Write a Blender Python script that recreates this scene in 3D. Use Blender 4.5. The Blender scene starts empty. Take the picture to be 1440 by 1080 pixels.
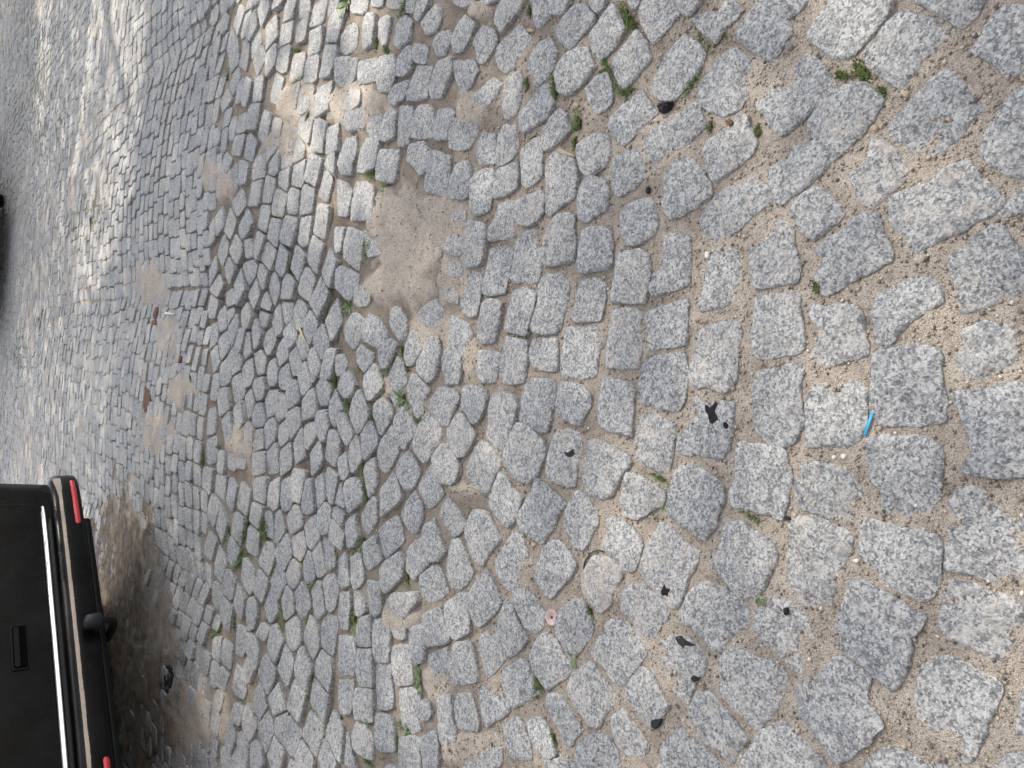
import bpy, bmesh, math, random
import numpy as np
from mathutils import Vector, Matrix, noise

R = math.radians
rnd = random.Random(7)
S = bpy.context.scene

# ------------------------------------------------------------------ camera
CAM_H, FPX = 1.10, 1047.0
PITCH, ROLL = R(40.5), R(4.8)
cp, sp = math.cos(PITCH), math.sin(PITCH)
cr, sr = math.cos(ROLL), math.sin(ROLL)
FWD = Vector((0, cp, -sp)); UPV = Vector((0, sp, cp)); RGT = Vector((1, 0, 0))
cx = sr * RGT - cr * UPV          # the phone was held sideways: image right is "down"
cy = cr * RGT + sr * UPV
cam = bpy.data.cameras.new('camera')
cam_o = bpy.data.objects.new('camera', cam); S.collection.objects.link(cam_o)
M = Matrix.Identity(4)
for i in range(3):
    M[i][0] = cx[i]; M[i][1] = cy[i]; M[i][2] = -FWD[i]
M[2][3] = CAM_H
cam_o.matrix_world = M
cam.sensor_width = 36.0; cam.sensor_fit = 'HORIZONTAL'; cam.lens = 36.0 * FPX / 1440.0
cam.clip_start = 0.02; cam.clip_end = 2000
S.camera = cam_o

# ------------------------------------------------------------------ light
SUN_AZ, SUN_EL = R(52), R(50)     # azimuth from +Y towards +X
SUND = Vector((math.sin(SUN_AZ) * math.cos(SUN_EL), math.cos(SUN_AZ) * math.cos(SUN_EL), math.sin(SUN_EL)))
W = bpy.data.worlds.new('World'); S.world = W; W.use_nodes = True
wn = W.node_tree; wn.nodes.clear()
sky = wn.nodes.new('ShaderNodeTexSky'); sky.sky_type = 'NISHITA'; sky.sun_disc = False
sky.sun_elevation = SUN_EL; sky.sun_rotation = SUN_AZ
sky.air_density = 1.0; sky.dust_density = 2.0; sky.ozone_density = 1.0
bg = wn.nodes.new('ShaderNodeBackground'); bg.inputs[1].default_value = 0.15
wo = wn.nodes.new('ShaderNodeOutputWorld')
hs = wn.nodes.new('ShaderNodeHueSaturation'); hs.inputs['Saturation'].default_value = 0.32
wn.links.new(sky.outputs[0], hs.inputs['Color']); wn.links.new(hs.outputs[0], bg.inputs[0]); wn.links.new(bg.outputs[0], wo.inputs[0])
sl = bpy.data.lights.new('sun', 'SUN'); sl.energy = 2.8; sl.angle = R(0.5); sl.color = (1.0, 0.92, 0.78)
so = bpy.data.objects.new('sun', sl); S.collection.objects.link(so)
so.rotation_euler = SUND.to_track_quat('Z', 'Y').to_euler()
S.view_settings.view_transform = 'Standard'; S.view_settings.look = 'None'
S.view_settings.exposure = 1.22; S.view_settings.gamma = 1.0
S.cycles.max_bounces = 5; S.cycles.transparent_max_bounces = 4
S.cycles.use_denoising = True
TREE_N = 70000

# ------------------------------------------------------------------ helpers
def gnd(u, v):
    """photo pixel -> point on the uneven pavement"""
    x, y = gndz(u, v, 0.0)
    for _ in range(4): x, y = gndz(u, v, float(Hf(x, y)))
    return x, y
def gndz(u, v, z):
    r = (540 - v) / FPX; up = (720 - u) / FPX
    r, up = cr * r - sr * up, sr * r + cr * up
    dx, dy, dz = r, cp + up * sp, -sp + up * cp
    t = (z - CAM_H) / dz
    return (dx * t, dy * t)

def pix(x, y, z=0.0):
    p = Vector((x, y, z - CAM_H)); d = p.dot(FWD)
    if d < 0.02: return None
    return (720 + FPX * p.dot(cx) / d, 540 - FPX * p.dot(cy) / d)

def Hf(x, y):
    """gentle unevenness of the whole pavement (numpy or floats)"""
    a = np.minimum(1.0, np.maximum(0.0, (y - 0.9) / 2.5))
    dip = -.026 * np.exp(-(((x - .05) / .45) ** 2 + ((y - 2.62) / .34) ** 2)) + .020 * np.exp(-(((x + .05) / .6) ** 2 + ((y - 1.98) / .22) ** 2)) + .022 * np.exp(-(((x - .75) / .5) ** 2 + ((y - 3.3) / .4) ** 2))
    return dip + a * (0.006 * np.sin(2.1 * x + 0.6 * y + 1.0) + 0.008 * np.sin(1.7 * y - 1.1 * x + 0.3)
                + 0.005 * np.sin(4.3 * x - 2.2 * y)) + 0.002 * np.sin(7 * x + 3) * np.sin(6 * y + 1)

def link(name, verts, faces, mats, parent=None, smooth=True, fmat=None, sharp=None):
    me = bpy.data.meshes.new(name)
    me.from_pydata([tuple(v) for v in verts], [], faces)
    for m in (mats if isinstance(mats, (list, tuple)) else [mats]): me.materials.append(m)
    if smooth: me.polygons.foreach_set('use_smooth', [True] * len(me.polygons))
    if fmat is not None: me.polygons.foreach_set('material_index', fmat)
    me.update()
    if sharp: me.set_sharp_from_angle(angle=R(sharp))
    o = bpy.data.objects.new(name, me); S.collection.objects.link(o)
    if parent: o.parent = parent
    return o

def link_bm(name, bm, mats, parent=None, smooth=False):
    me = bpy.data.meshes.new(name); bmesh.ops.recalc_face_normals(bm, faces=bm.faces[:])
    bm.to_mesh(me); bm.free()
    for m in (mats if isinstance(mats, (list, tuple)) else [mats]): me.materials.append(m)
    if smooth: me.polygons.foreach_set('use_smooth', [True] * len(me.polygons))
    o = bpy.data.objects.new(name, me); S.collection.objects.link(o)
    if parent: o.parent = parent
    return o

def empty(name, loc=(0, 0, 0), rz=0.0):
    o = bpy.data.objects.new(name, None); S.collection.objects.link(o)
    o.location = loc; o.rotation_euler = (0, 0, rz); o.empty_display_size = .1
    return o

def tag(o, label=None, cat=None, group=None, kind=None):
    if label: o['label'] = label
    if cat: o['category'] = cat
    if group: o['group'] = group
    if kind: o['kind'] = kind
    return o

def fattr(me, name, vals):
    a = me.attributes.new(name, 'FLOAT', 'POINT'); a.data.foreach_set('value', np.asarray(vals, np.float32))

# ------------------------------------------------------------------ materials
class NT:
    def __init__(s, name):
        s.m = bpy.data.materials.new(name); s.m.use_nodes = True; s.t = s.m.node_tree; s.t.nodes.clear()
        s.b = s.n('ShaderNodeBsdfPrincipled'); o = s.n('ShaderNodeOutputMaterial'); s.l(s.b.outputs[0], o.inputs[0])
    def n(s, t, **k):
        x = s.t.nodes.new(t)
        for a, v in k.items(): setattr(x, a, v)
        return x
    def l(s, a, b): s.t.links.new(a, b)
    def pos(s): return s.n('ShaderNodeNewGeometry').outputs['Position']
    def attr(s, name): return s.n('ShaderNodeAttribute', attribute_name=name).outputs['Fac']
    def noise(s, scale, detail=3, rough=.5, vec=None, dist=0):
        x = s.n('ShaderNodeTexNoise'); x.inputs['Scale'].default_value = scale
        x.inputs['Detail'].default_value = detail; x.inputs['Roughness'].default_value = rough
        x.inputs['Distortion'].default_value = dist
        if vec is not None: s.l(vec, x.inputs['Vector'])
        return x.outputs['Fac']
    def vor(s, scale, vec=None, out='Color', feature='F1'):
        x = s.n('ShaderNodeTexVoronoi', feature=feature); x.inputs['Scale'].default_value = scale
        if vec is not None: s.l(vec, x.inputs['Vector'])
        return x.outputs[out]
    def ramp(s, fac, stops, interp='LINEAR'):
        x = s.n('ShaderNodeValToRGB'); e = x.color_ramp; e.interpolation = interp
        while len(e.elements) < len(stops): e.elements.new(.5)
        for el, (p, c) in zip(e.elements, stops):
            el.position = p; el.color = (c, c, c, 1) if isinstance(c, (int, float)) else (*c, 1)
        s.l(fac, x.inputs[0]); return x.outputs[0]
    def mix(s, fac, a, b, bt='MIX'):
        x = s.n('ShaderNodeMix', data_type='RGBA', blend_type=bt)
        for sock, v in ((x.inputs[0], fac), (x.inputs[6], a), (x.inputs[7], b)):
            if isinstance(v, (int, float)): sock.default_value = v
            elif isinstance(v, tuple): sock.default_value = (*v, 1)
            else: s.l(v, sock)
        return x.outputs[2]
    def math(s, op, a, b=0.0, clamp=False):
        x = s.n('ShaderNodeMath', operation=op, use_clamp=clamp)
        for sock, v in ((x.inputs[0], a), (x.inputs[1], b)):
            if isinstance(v, (int, float)): sock.default_value = v
            else: s.l(v, sock)
        return x.outputs[0]
    def sep(s, col, i=0):
        x = s.n('ShaderNodeSeparateColor'); s.l(col, x.inputs[0]); return x.outputs[i]
    def bump(s, h, strength=.5, dist=.002, prev=None):
        x = s.n('ShaderNodeBump'); x.inputs['Strength'].default_value = strength; x.inputs['Distance'].default_value = dist
        s.l(h, x.inputs['Height'])
        if prev is not None: s.l(prev, x.inputs['Normal'])
        return x.outputs[0]
    def out(s, col=None, rough=None, normal=None, **k):
        for key, v in (('Base Color', col), ('Roughness', rough), ('Normal', normal)):
            if v is None: continue
            if isinstance(v, (int, float)): s.b.inputs[key].default_value = v
            elif isinstance(v, tuple): s.b.inputs[key].default_value = (*v, 1)
            else: s.l(v, s.b.inputs[key])
        for key, v in k.items(): s.b.inputs[key.replace('_', ' ')].default_value = v
        return s.m

SAND_A, SAND_B, SAND_C = (.54, .472, .402), (.38, .322, .268), (.63, .56, .485)

def granite_mat():
    n = NT('granite'); P = n.pos()
    warp = n.n('ShaderNodeVectorMath', operation='ADD'); nz = n.n('ShaderNodeTexNoise')
    nz.inputs['Scale'].default_value = 160; n.l(P, nz.inputs['Vector'])
    sc = n.n('ShaderNodeVectorMath', operation='SCALE'); sc.inputs['Scale'].default_value = .0045
    n.l(nz.outputs['Color'], sc.inputs[0]); n.l(P, warp.inputs[0]); n.l(sc.outputs[0], warp.inputs[1])
    V = warp.outputs[0]
    a = n.sep(n.vor(270, V)); b = n.sep(n.vor(560, V), 1)
    cl = n.noise(75, 4, .65, V)
    f = n.math('ADD', n.math('MULTIPLY', a, .40), n.math('ADD', n.math('MULTIPLY', b, .24), n.math('MULTIPLY', cl, .62)))
    col = n.ramp(f, [(.36, (.130, .134, .143)), (.52, (.238, .242, .252)), (.64, (.355, .358, .362)), (.84, (.53, .528, .52))])
    bio = n.ramp(n.math('ADD', n.sep(n.vor(520, V), 2), n.math('MULTIPLY', n.noise(60, 2, .5, V), .25)), [(.14, 1.0), (.20, 0.0)])
    col = n.mix(n.math('MULTIPLY', bio, .55), col, (.055, .057, .065))
    t = n.attr('tint')
    warm = n.mix(t, (.88, .89, .905), (1.10, 1.085, 1.06)); col = n.mix(1.0, col, warm, 'MULTIPLY')
    # weathered grime blotches of their own shape
    gr = n.ramp(n.noise(26, 5, .62, P), [(.50, 0.0), (.66, 1.0)])
    col = n.mix(n.math('MULTIPLY', gr, .35), col, n.mix(1.0, col, (.62, .61, .61), 'MULTIPLY'))
    # sand trodden onto the tops
    d1 = n.noise(34, 6, .68, P); d2 = n.noise(190, 3, .6, P)
    dm = n.math('ADD', n.math('ADD', d1, n.math('MULTIPLY', d2, .30)), n.math('MULTIPLY', n.attr('dust'), .26))
    dust = n.ramp(dm, [(.72, 0.0), (1.02, .8)])
    sandc = n.mix(n.noise(300, 2, .5, P), SAND_B, SAND_C)
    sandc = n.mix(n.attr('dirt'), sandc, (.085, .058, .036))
    col = n.mix(dust, col, sandc)
    h = n.math('ADD', n.math('MULTIPLY', a, .5), n.math('ADD', n.noise(240, 4, .6, P), n.math('MULTIPLY', n.noise(70, 4, .6, P), 1.6)))
    return n.out(col, .72, n.bump(h, .75, .0022), Specular_IOR_Level=.35)

def sand_mat():
    n = NT('sand'); P = n.pos()
    c = n.mix(n.ramp(n.noise(14, 6, .68, P), [(.34, 0.0), (.66, 1.0)]), SAND_B, SAND_A)
    c = n.mix(n.ramp(n.noise(48, 5, .65, P), [(.48, 0.0), (.72, .6)]), c, (.20, .145, .105))
    c = n.mix(n.ramp(n.noise(420, 3, .6, P), [(.42, 0.0), (.70, .8)]), c, SAND_C)
    g = n.vor(430, P); gs = n.sep(g); c = n.mix(n.ramp(gs, [(.80, 0.0), (.86, .75)], 'CONSTANT'), c, n.mix(n.sep(g, 1), (.12, .10, .085), (.58, .52, .45)))
    c = n.mix(n.ramp(n.sep(n.vor(900, P), 2), [(.82, 0.0), (.9, .7)]), c, (.10, .085, .07))
    c = n.mix(n.ramp(n.attr('deep'), [(.05, 0.0), (.8, .85)]), c, n.mix(n.noise(60, 2, .5, P), (.075, .054, .036), (.15, .115, .08)))
    moss = n.math('MULTIPLY', n.attr('moss'), n.ramp(n.noise(120, 4, .6, P), [(.36, 0.0), (.56, 1.0)]))
    c = n.mix(moss, c, n.mix(n.noise(300, 2, .5, P), (.045, .060, .020), (.10, .11, .04)))
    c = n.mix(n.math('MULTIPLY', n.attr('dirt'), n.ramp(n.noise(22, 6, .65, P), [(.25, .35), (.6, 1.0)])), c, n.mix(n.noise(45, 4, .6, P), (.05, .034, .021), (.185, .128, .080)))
    h = n.math('ADD', n.math('MULTIPLY', n.vor(430, P, 'Distance'), -.9), n.math('ADD', n.noise(800, 3, .6, P), n.math('MULTIPLY', n.noise(130, 4, .6, P), 1.4)))
    return n.out(c, .9, n.bump(h, .8, .0022), Specular_IOR_Level=.25)

def simple(name, col, rough=.6, var=.25, scale=60, **k):
    n = NT(name); P = n.pos(); v = n.noise(scale, 4, .6, P)
    lo = tuple(max(0.0, c * (1 - var)) for c in col); hi = tuple(min(1.0, c * (1 + var)) for c in col)
    return n.out(n.mix(v, lo, hi), rough, n.bump(v, .25, .001), **k)

def gravel_mat():
    n = NT('gravel'); a = n.attr('tint')
    c = n.ramp(a, [(.0, (.10, .09, .085)), (.22, (.20, .165, .14)), (.5, (.36, .29, .23)), (.75, (.44, .385, .33)), (.93, (.50, .41, .32)), (1.0, (.72, .70, .66))])
    return n.out(n.mix(1.0, c, n.mix(n.noise(500, 2, .5, n.pos()), (.8, .8, .8), (1.15, 1.15, 1.15)), 'MULTIPLY'), .75)

def leaf_mat(name, a, b, tr=.0):
    n = NT(name); P = n.pos()
    return n.out(n.mix(n.ramp(n.noise(55, 3, .6, P), [(.3, 0.0), (.7, 1.0)]), a, b), .55, Transmission_Weight=0.0, Subsurface_Weight=0.0)

MG, MS, MGR = granite_mat(), sand_mat(), gravel_mat()
M_TAR = simple('tar', (.011, .011, .012), .7, .5, 300, Specular_IOR_Level=.2)
M_STAIN = simple('dull_stain', (.042, .040, .039), .9, .5, 300, Specular_IOR_Level=.1)
M_BLUE = simple('blue_plastic', (.04, .36, .62), .35, .08, 90)
M_PINK = simple('pink_plastic', (.50, .36, .35), .45, .12, 200)
M_DKGREEN = simple('dark_green_plastic', (.012, .035, .032), .4, .2, 200)
M_BARK = simple('pale_wood', (.42, .33, .24), .8, .35, 350)
M_STRAW = simple('straw', (.62, .52, .25), .7, .2, 300)
M_BROWN = simple('dry_brown_leaf', (.14, .062, .028), .8, .5, 260)
M_WHITE = simple('white_stone', (.70, .68, .64), .7, .12, 300)
M_TANST = simple('tan_stone', (.42, .33, .25), .75, .2, 300)
M_GREYST = simple('grey_stone', (.22, .21, .21), .8, .25, 300)
M_DARKST = simple('dark_slag', (.030, .030, .034), .75, .5, 350, Specular_IOR_Level=.2)
M_GRASS = leaf_mat('grass_blade', (.055, .105, .022), (.16, .235, .06))
M_WEED = leaf_mat('weed_leaf', (.06, .115, .04), (.155, .23, .08))
M_MOSS = leaf_mat('moss_tuft', (.05, .085, .018), (.14, .18, .04))
TRACED="""
2342,-18 2511,-18 2502,27 2449,102 2387,162 2347,164 2271,107 2278,76 2329,9
2542,27 2640,62 2682,89 2667,111 2613,151 2569,200 2531,249 2489,222 2436,178 2427,151 2489,67
2573,9 2569,-27 2773,-27 2773,-4 2747,40 2707,80 2667,62 2613,27
2784,58 2831,18 2898,27 2916,116 2880,196 2853,213 2813,196 2764,156 2733,138
2658,191 2720,249 2776,293 2738,329 2684,396 2627,444 2569,431 2502,378 2507,342 2560,284 2618,218
2396,231 2440,242 2478,276 2476,302 2436,356 2387,409 2342,453 2324,436 2271,369 2276,329 2302,284
2862,249 2907,240 2920,267 2920,444 2880,502 2791,467 2751,422 2769,387 2813,302
2449,393 2489,393 2524,429 2547,469 2551,496 2507,540 2462,578 2440,589 2409,558 2387,504 2396,482 2440,451
2298,524 2342,553 2371,598 2347,629 2289,678 2262,660 2229,607 2227,571
2396,607 2467,602 2484,660 2507,713 2502,731 2431,771 2316,831 2289,776 2320,731 2289,704 2329,669 2382,638
2698,456 2724,451 2751,500 2813,549 2813,584 2751,620 2684,660 2609,687 2569,718 2556,709 2547,669 2511,633 2502,584 2516,553 2569,527 2618,509 2649,473
2791,633 2827,651 2862,704 2893,704 2924,731 2907,798 2831,838 2760,864 2711,878 2693,851 2684,798 2653,744 2684,709 2742,669
2578,771 2627,789 2653,847 2618,873 2569,900 2529,931 2516,967 2480,976 2458,944 2449,887 2467,820 2524,802
2271,858 2329,862 2391,853 2418,876 2427,938 2438,996 2373,1013 2320,1033 2298,1022 2280,996 2302,947 2293,911 2271,889
2289,1071 2364,1071 2418,1084 2436,1107 2429,1187 2418,1231 2382,1262 2329,1253 2267,1253 2262,1196 2258,1151 2267,1107
2524,978 2569,971 2622,978 2644,987 2644,1071 2656,1124 2651,1178 2596,1196 2533,1196 2480,1191 2458,1160 2447,1129 2458,1071 2458,996
2702,924 2773,902 2849,916 2858,964 2876,1027 2787,1053 2733,1084 2689,1071 2680,1000 2693,964
2680,1107 2720,1102 2796,1089 2867,1080 2880,1124 2884,1196 2889,1284 2907,1333 2880,1338 2796,1336 2729,1333 2702,1311 2733,1284 2720,1222 2702,1169 2684,1133
2436,1238 2489,1229 2587,1229 2640,1247 2647,1304 2642,1393 2622,1442 2578,1451 2524,1447 2480,1438 2476,1384 2449,1349 2440,1300
2236,1318 2289,1300 2329,1309 2382,1313 2400,1340 2422,1376 2413,1424 2396,1464 2342,1460 2289,1438 2244,1429 2231,1384
2236,1460 2280,1456 2329,1473 2396,1509 2391,1562 2347,1629 2333,1713 2276,1704 2231,1673 2209,1616 2218,1536 2222,1478
2431,1460 2489,1473 2569,1496 2636,1509 2642,1571 2627,1660 2600,1691 2542,1673 2489,1642 2462,1607 2418,1571 2422,1509
2684,1389 2729,1371 2796,1389 2858,1424 2893,1447 2929,1482 2929,1624 2871,1642 2787,1633 2720,1611 2658,1598 2662,1509 2671,1429
2671,1636 2729,1640 2796,1658 2871,1689 2876,1733 2862,1800 2853,1844 2791,1853 2729,1822 2667,1796 2644,1760 2653,1680
2396,1631 2453,1649 2524,1689 2569,1720 2596,1733 2591,1769 2560,1800 2551,1880 2516,1929 2498,1938 2449,1889 2404,1849 2347,1809 2342,1773 2373,1711
2320,1862 2360,1853 2409,1884 2444,1911 2436,1956 2458,2000 2478,2031 2462,2067 2400,2116 2356,2142 2333,2120 2293,2062 2249,2000 2240,1947 2262,1902
2596,1871 2640,1853 2720,1871 2773,1902 2818,1933 2787,2009 2760,2080 2747,2129 2680,2151 2622,2116 2578,2071 2560,2009 2573,1938 2582,1889
2880,1920 2916,1911 2933,2058 2893,2071 2853,2067 2858,1991
2489,2098 2542,2111 2591,2147 2587,2213 2427,2213 2431,2142
2831,2120 2880,2120 2907,2151 2898,2191 2804,2191 2813,2151
1720,11 1738,40 1753,80 1724,133 1687,171 1667,147 1653,102 1680,62
1756,-13 1804,-13 1787,22 1773,27
1800,4 1831,-18 1889,-13 1907,38 1876,76 1849,111 1833,122 1800,67 1791,36
1898,-4 1929,-22 1982,-18 1964,18 1938,47 1916,36
1942,51 1982,33 2018,36 2036,4 2062,0 2089,27 2067,58 2036,80 2009,122 1987,107 1964,84
2129,4 2142,-18 2213,-27 2271,-4 2258,22 2218,53 2227,93 2200,124 2169,178 2151,164 2111,138 2076,102 2080,76 2107,40
1787,82 1807,107 1827,160 1800,196 1769,231 1747,251 1722,200 1722,164 1751,129
1922,96 1947,111 1982,151 1969,187 1929,249 1898,276 1853,276 1827,249 1853,191 1876,147
2067,138 2107,169 2156,202 2129,244 2089,289 2058,320 2018,324 1982,307 1964,276 1973,231 2000,187 2036,147
2267,147 2302,178 2338,222 2347,258 2316,284 2280,316 2204,378 2187,373 2164,342 2124,293 2124,267 2160,231 2218,200
1707,202 1718,244 1720,280 1698,307 1676,320 1653,284 1644,249 1680,213
1800,256 1822,284 1849,320 1800,364 1756,407 1738,404 1713,356 1716,329 1747,302
1956,284 1969,320 1982,351 1947,391 1880,431 1840,467 1822,440 1809,400 1827,364 1893,329 1929,302
2084,316 2102,342 2129,409 2107,436 2067,471 2009,509 1987,471 1973,418 1991,391 2044,364 2067,338
2280,393 2320,429 2333,451 2311,487 2271,518 2227,553 2191,576 2173,544 2156,482 2173,460 2213,447 2227,420
1729,429 1791,420 1809,451 1813,496 1778,531 1738,549 1720,527 1711,482
1871,487 1902,451 1947,442 1973,487 1991,518 2000,549 1964,580 1911,602 1884,616 1862,576 1871,531
2058,522 2116,500 2142,518 2173,549 2160,576 2111,616 2058,656 1996,691 1982,660 1964,616 1991,567 2022,544
1760,576 1796,562 1831,558 1840,593 1847,629 1836,662 1776,691 1753,678 1744,611
1871,664 1916,660 1938,673 1942,709 1936,784 1920,807 1831,829 1822,798 1831,771 1862,749 1862,709
2018,696 2062,704 2080,731 2080,784 2071,842 2027,864 1969,873 1964,851 1978,798 1987,740
2111,647 2147,620 2191,616 2231,638 2231,691 2249,749 2240,789 2191,798 2124,811 2111,767 2102,704
1733,713 1800,704 1824,722 1827,767 1818,820 1813,851 1724,849 1716,824 1729,776
1724,871 1782,867 1804,884 1796,933 1800,987 1791,1033 1707,1033 1702,1000 1711,929
1818,880 1858,862 1929,840 1933,884 1929,969 1862,978 1827,982 1818,938
2124,836 2182,831 2213,818 2249,831 2251,893 2262,942 2262,978 2204,1000 2133,1011 2118,987 2113,929
1964,929 2000,911 2071,902 2080,933 2073,1009 2067,1080 2031,1100 1978,1089 1942,1080 1938,1058 1951,1000
1813,1018 1858,1000 1920,991 1929,1027 1929,1084 1916,1133 1902,1160 1849,1147 1804,1129 1798,1089 1802,1049
1698,1058 1769,1080 1784,1098 1778,1151 1776,1222 1733,1213 1684,1196 1680,1151 1689,1098
2120,1053 2191,1036 2227,1024 2258,1031 2249,1089 2253,1147 2258,1196 2231,1244 2200,1249 2151,1240 2120,1204 2116,1124
1951,1102 1991,1129 2062,1133 2058,1204 2049,1258 2031,1293 2009,1289 1964,1276 1929,1284 1907,1271 1902,1236 1929,1187 1938,1142
1800,1169 1836,1164 1871,1178 1898,1191 1893,1231 1884,1284 1876,1324 1849,1327 1813,1311 1778,1280 1787,1218
2071,1247 2147,1251 2204,1273 2213,1313 2227,1349 2213,1398 2200,1456 2160,1447 2107,1433 2053,1416 2053,1384 2067,1331
1902,1318 1947,1309 1991,1336 2027,1367 2036,1402 2018,1438 2009,1482 1982,1518 1947,1491 1893,1464 1871,1429 1880,1393 1889,1358
1764,1331 1818,1349 1867,1389 1862,1420 1822,1438 1791,1464 1756,1451 1747,1407 1751,1367
1702,1464 1733,1456 1778,1487 1804,1527 1800,1558 1778,1607 1747,1602 1716,1567 1693,1536 1707,1500
1858,1469 1893,1491 1929,1531 1964,1553 1956,1589 1938,1624 1924,1669 1907,1704 1880,1700 1844,1660 1809,1620 1800,1580 1818,1536 1840,1504
2040,1469 2089,1473 2124,1496 2164,1527 2182,1562 2164,1616 2142,1669 2080,1680 2053,1651 2022,1607 1996,1580 2022,1549 2031,1509
1756,1658 1791,1640 1827,1658 1867,1693 1880,1724 1858,1769 1827,1800 1809,1787 1778,1747 1747,1716
1947,1658 1982,1636 2027,1653 2076,1680 2102,1716 2102,1756 2058,1787 2027,1836 2004,1827 1969,1791 1916,1747 1920,1711
2164,1671 2204,1684 2236,1702 2271,1729 2289,1769 2284,1831 2253,1893 2218,1876 2182,1836 2138,1804 2120,1769 2129,1724
1707,1747 1751,1747 1791,1782 1818,1836 1791,1871 1747,1929 1720,1911 1693,1871 1653,1840 1680,1787
1858,1804 1902,1787 1951,1809 1987,1858 1973,1898 1947,1933 1933,1982 1902,1964 1871,1929 1844,1893 1827,1853
2058,1822 2102,1836 2142,1858 2187,1867 2209,1907 2187,1973 2151,2031 2129,2049 2093,2022 2058,1991 2031,1947 2031,1880 2027,1849
1800,1880 1836,1907 1853,1942 1880,1982 1862,2018 1844,2053 1818,2036 1778,1991 1756,1956 1769,1916
1956,1956 1991,1947 2031,1987 2062,2027 2102,2084 2080,2107 2053,2149 2018,2116 1978,2089 1951,2044 1938,2000
1716,2018 1751,1996 1778,2031 1822,2098 1800,2138 1760,2129 1729,2098 1716,2062
1916,2049 1947,2080 1991,2116 2031,2156 2018,2191 1884,2191 1862,2124 1858,2098
2151,2049 2204,2031 2231,2062 2276,2102 2316,2142 2320,2191 2080,2191 2098,2124
1260,-13 1340,-13 1333,7 1300,22 1280,13
1413,-7 1480,-7 1460,30 1427,70 1408,93 1390,63 1397,27
1497,-7 1607,-7 1580,43 1547,40 1530,63 1510,80 1497,63 1493,27
1657,-7 1707,-7 1693,27 1683,40 1663,23
1620,10 1640,13 1670,43 1667,63 1633,100 1600,137 1573,120 1563,90 1580,47
1310,43 1340,67 1323,107 1300,143 1273,147 1267,110 1287,70
1363,73 1390,83 1397,113 1380,147 1360,177 1343,173 1330,117 1347,87
1460,67 1470,83 1490,107 1467,150 1437,190 1417,210 1397,177 1393,157 1403,127
1543,103 1553,123 1563,147 1557,187 1537,213 1503,243 1483,220 1477,190 1487,150 1510,123
1593,150 1617,137 1647,133 1670,190 1647,220 1610,257 1590,267 1567,253 1560,200 1567,183
1380,213 1407,233 1393,263 1357,310 1337,310 1320,273 1340,253
1280,173 1330,167 1343,197 1323,233 1310,263 1293,253 1280,217
1460,197 1467,227 1460,293 1447,317 1420,337 1410,300 1413,247 1423,217
1527,233 1547,243 1557,300 1537,333 1507,353 1480,373 1460,360 1457,320 1487,283
1573,307 1590,320 1603,363 1577,393 1533,423 1523,400 1527,367 1547,333
1260,333 1300,328 1333,343 1340,373 1317,413 1293,423 1260,417
1413,347 1447,350 1453,400 1450,430 1423,457 1400,467 1393,440 1397,380
1353,370 1390,377 1393,410 1390,460 1340,463 1333,427 1343,393
1497,390 1517,383 1522,420 1523,493 1500,517 1477,528 1463,510 1460,460 1463,423 1480,403
1563,430 1600,437 1620,453 1623,493 1613,557 1573,580 1543,605 1532,593 1535,533 1535,470 1547,443
1673,377 1710,380 1720,427 1700,470 1653,497 1627,470 1620,410 1640,393
1633,517 1657,493 1697,503 1710,533 1703,590 1673,607 1647,623 1627,613 1623,560
1280,457 1313,450 1323,483 1313,553 1297,560 1267,560 1260,510
1343,483 1387,473 1390,500 1377,577 1367,593 1330,607 1320,573 1323,510
1393,483 1423,467 1457,453 1457,493 1453,527 1420,550 1387,557 1383,540 1390,507
1450,560 1480,547 1517,533 1527,550 1525,600 1513,620 1480,635 1457,630 1447,613 1447,577
1400,573 1423,563 1445,563 1443,600 1440,667 1413,670 1370,677 1368,650 1387,613
1563,607 1597,600 1613,610 1613,653 1618,693 1610,733 1537,747 1527,727 1530,690 1543,643
1633,650 1673,637 1710,640 1720,680 1720,740 1707,753 1630,765 1623,743 1627,693
1460,653 1493,643 1525,650 1527,680 1518,753 1507,795 1447,793 1430,780 1440,727 1447,683
1317,623 1357,627 1368,660 1360,720 1353,743 1313,753 1303,713 1310,660
1370,700 1413,690 1437,700 1433,737 1423,790 1420,823 1377,830 1352,823 1357,783 1367,737
1300,767 1330,760 1352,773 1350,807 1343,870 1333,890 1310,893 1290,870 1287,820 1293,787
1353,850 1380,840 1410,850 1407,880 1393,953 1383,965 1347,963 1337,950 1340,907 1347,873
1440,817 1467,810 1507,820 1503,853 1493,900 1483,943 1460,940 1417,930 1420,900 1427,867
1533,773 1557,767 1587,780 1595,807 1590,860 1577,907 1570,933 1533,937 1497,933 1493,923 1510,863 1517,797
1633,790 1670,783 1700,793 1700,833 1687,900 1647,905 1610,903 1610,880 1620,830
1267,887 1313,907 1327,933 1317,987 1303,1013 1280,1003 1263,953
1343,987 1380,983 1403,997 1397,1040 1390,1073 1353,1077 1337,1047 1338,1010
1423,947 1457,953 1480,960 1480,1003 1473,1073 1440,1080 1410,1077 1400,1053 1403,1007
1497,953 1530,953 1563,950 1567,987 1565,1040 1543,1043 1493,1030 1483,1007 1487,977
1593,923 1637,920 1683,920 1687,947 1680,1003 1673,1057 1640,1063 1587,1060 1577,1040 1578,997
1477,1070 1513,1067 1557,1073 1560,1113 1547,1173 1537,1213 1510,1210 1457,1183 1453,1170 1460,1130 1470,1090
1300,1087 1330,1083 1367,1100 1370,1123 1357,1160 1343,1190 1323,1187 1300,1150 1297,1120
1380,1117 1407,1103 1443,1113 1457,1140 1443,1193 1413,1267 1387,1260 1363,1230 1370,1190 1370,1147
1570,1083 1597,1073 1630,1083 1657,1107 1657,1140 1630,1190 1617,1197 1580,1177 1560,1153 1560,1113
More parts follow.
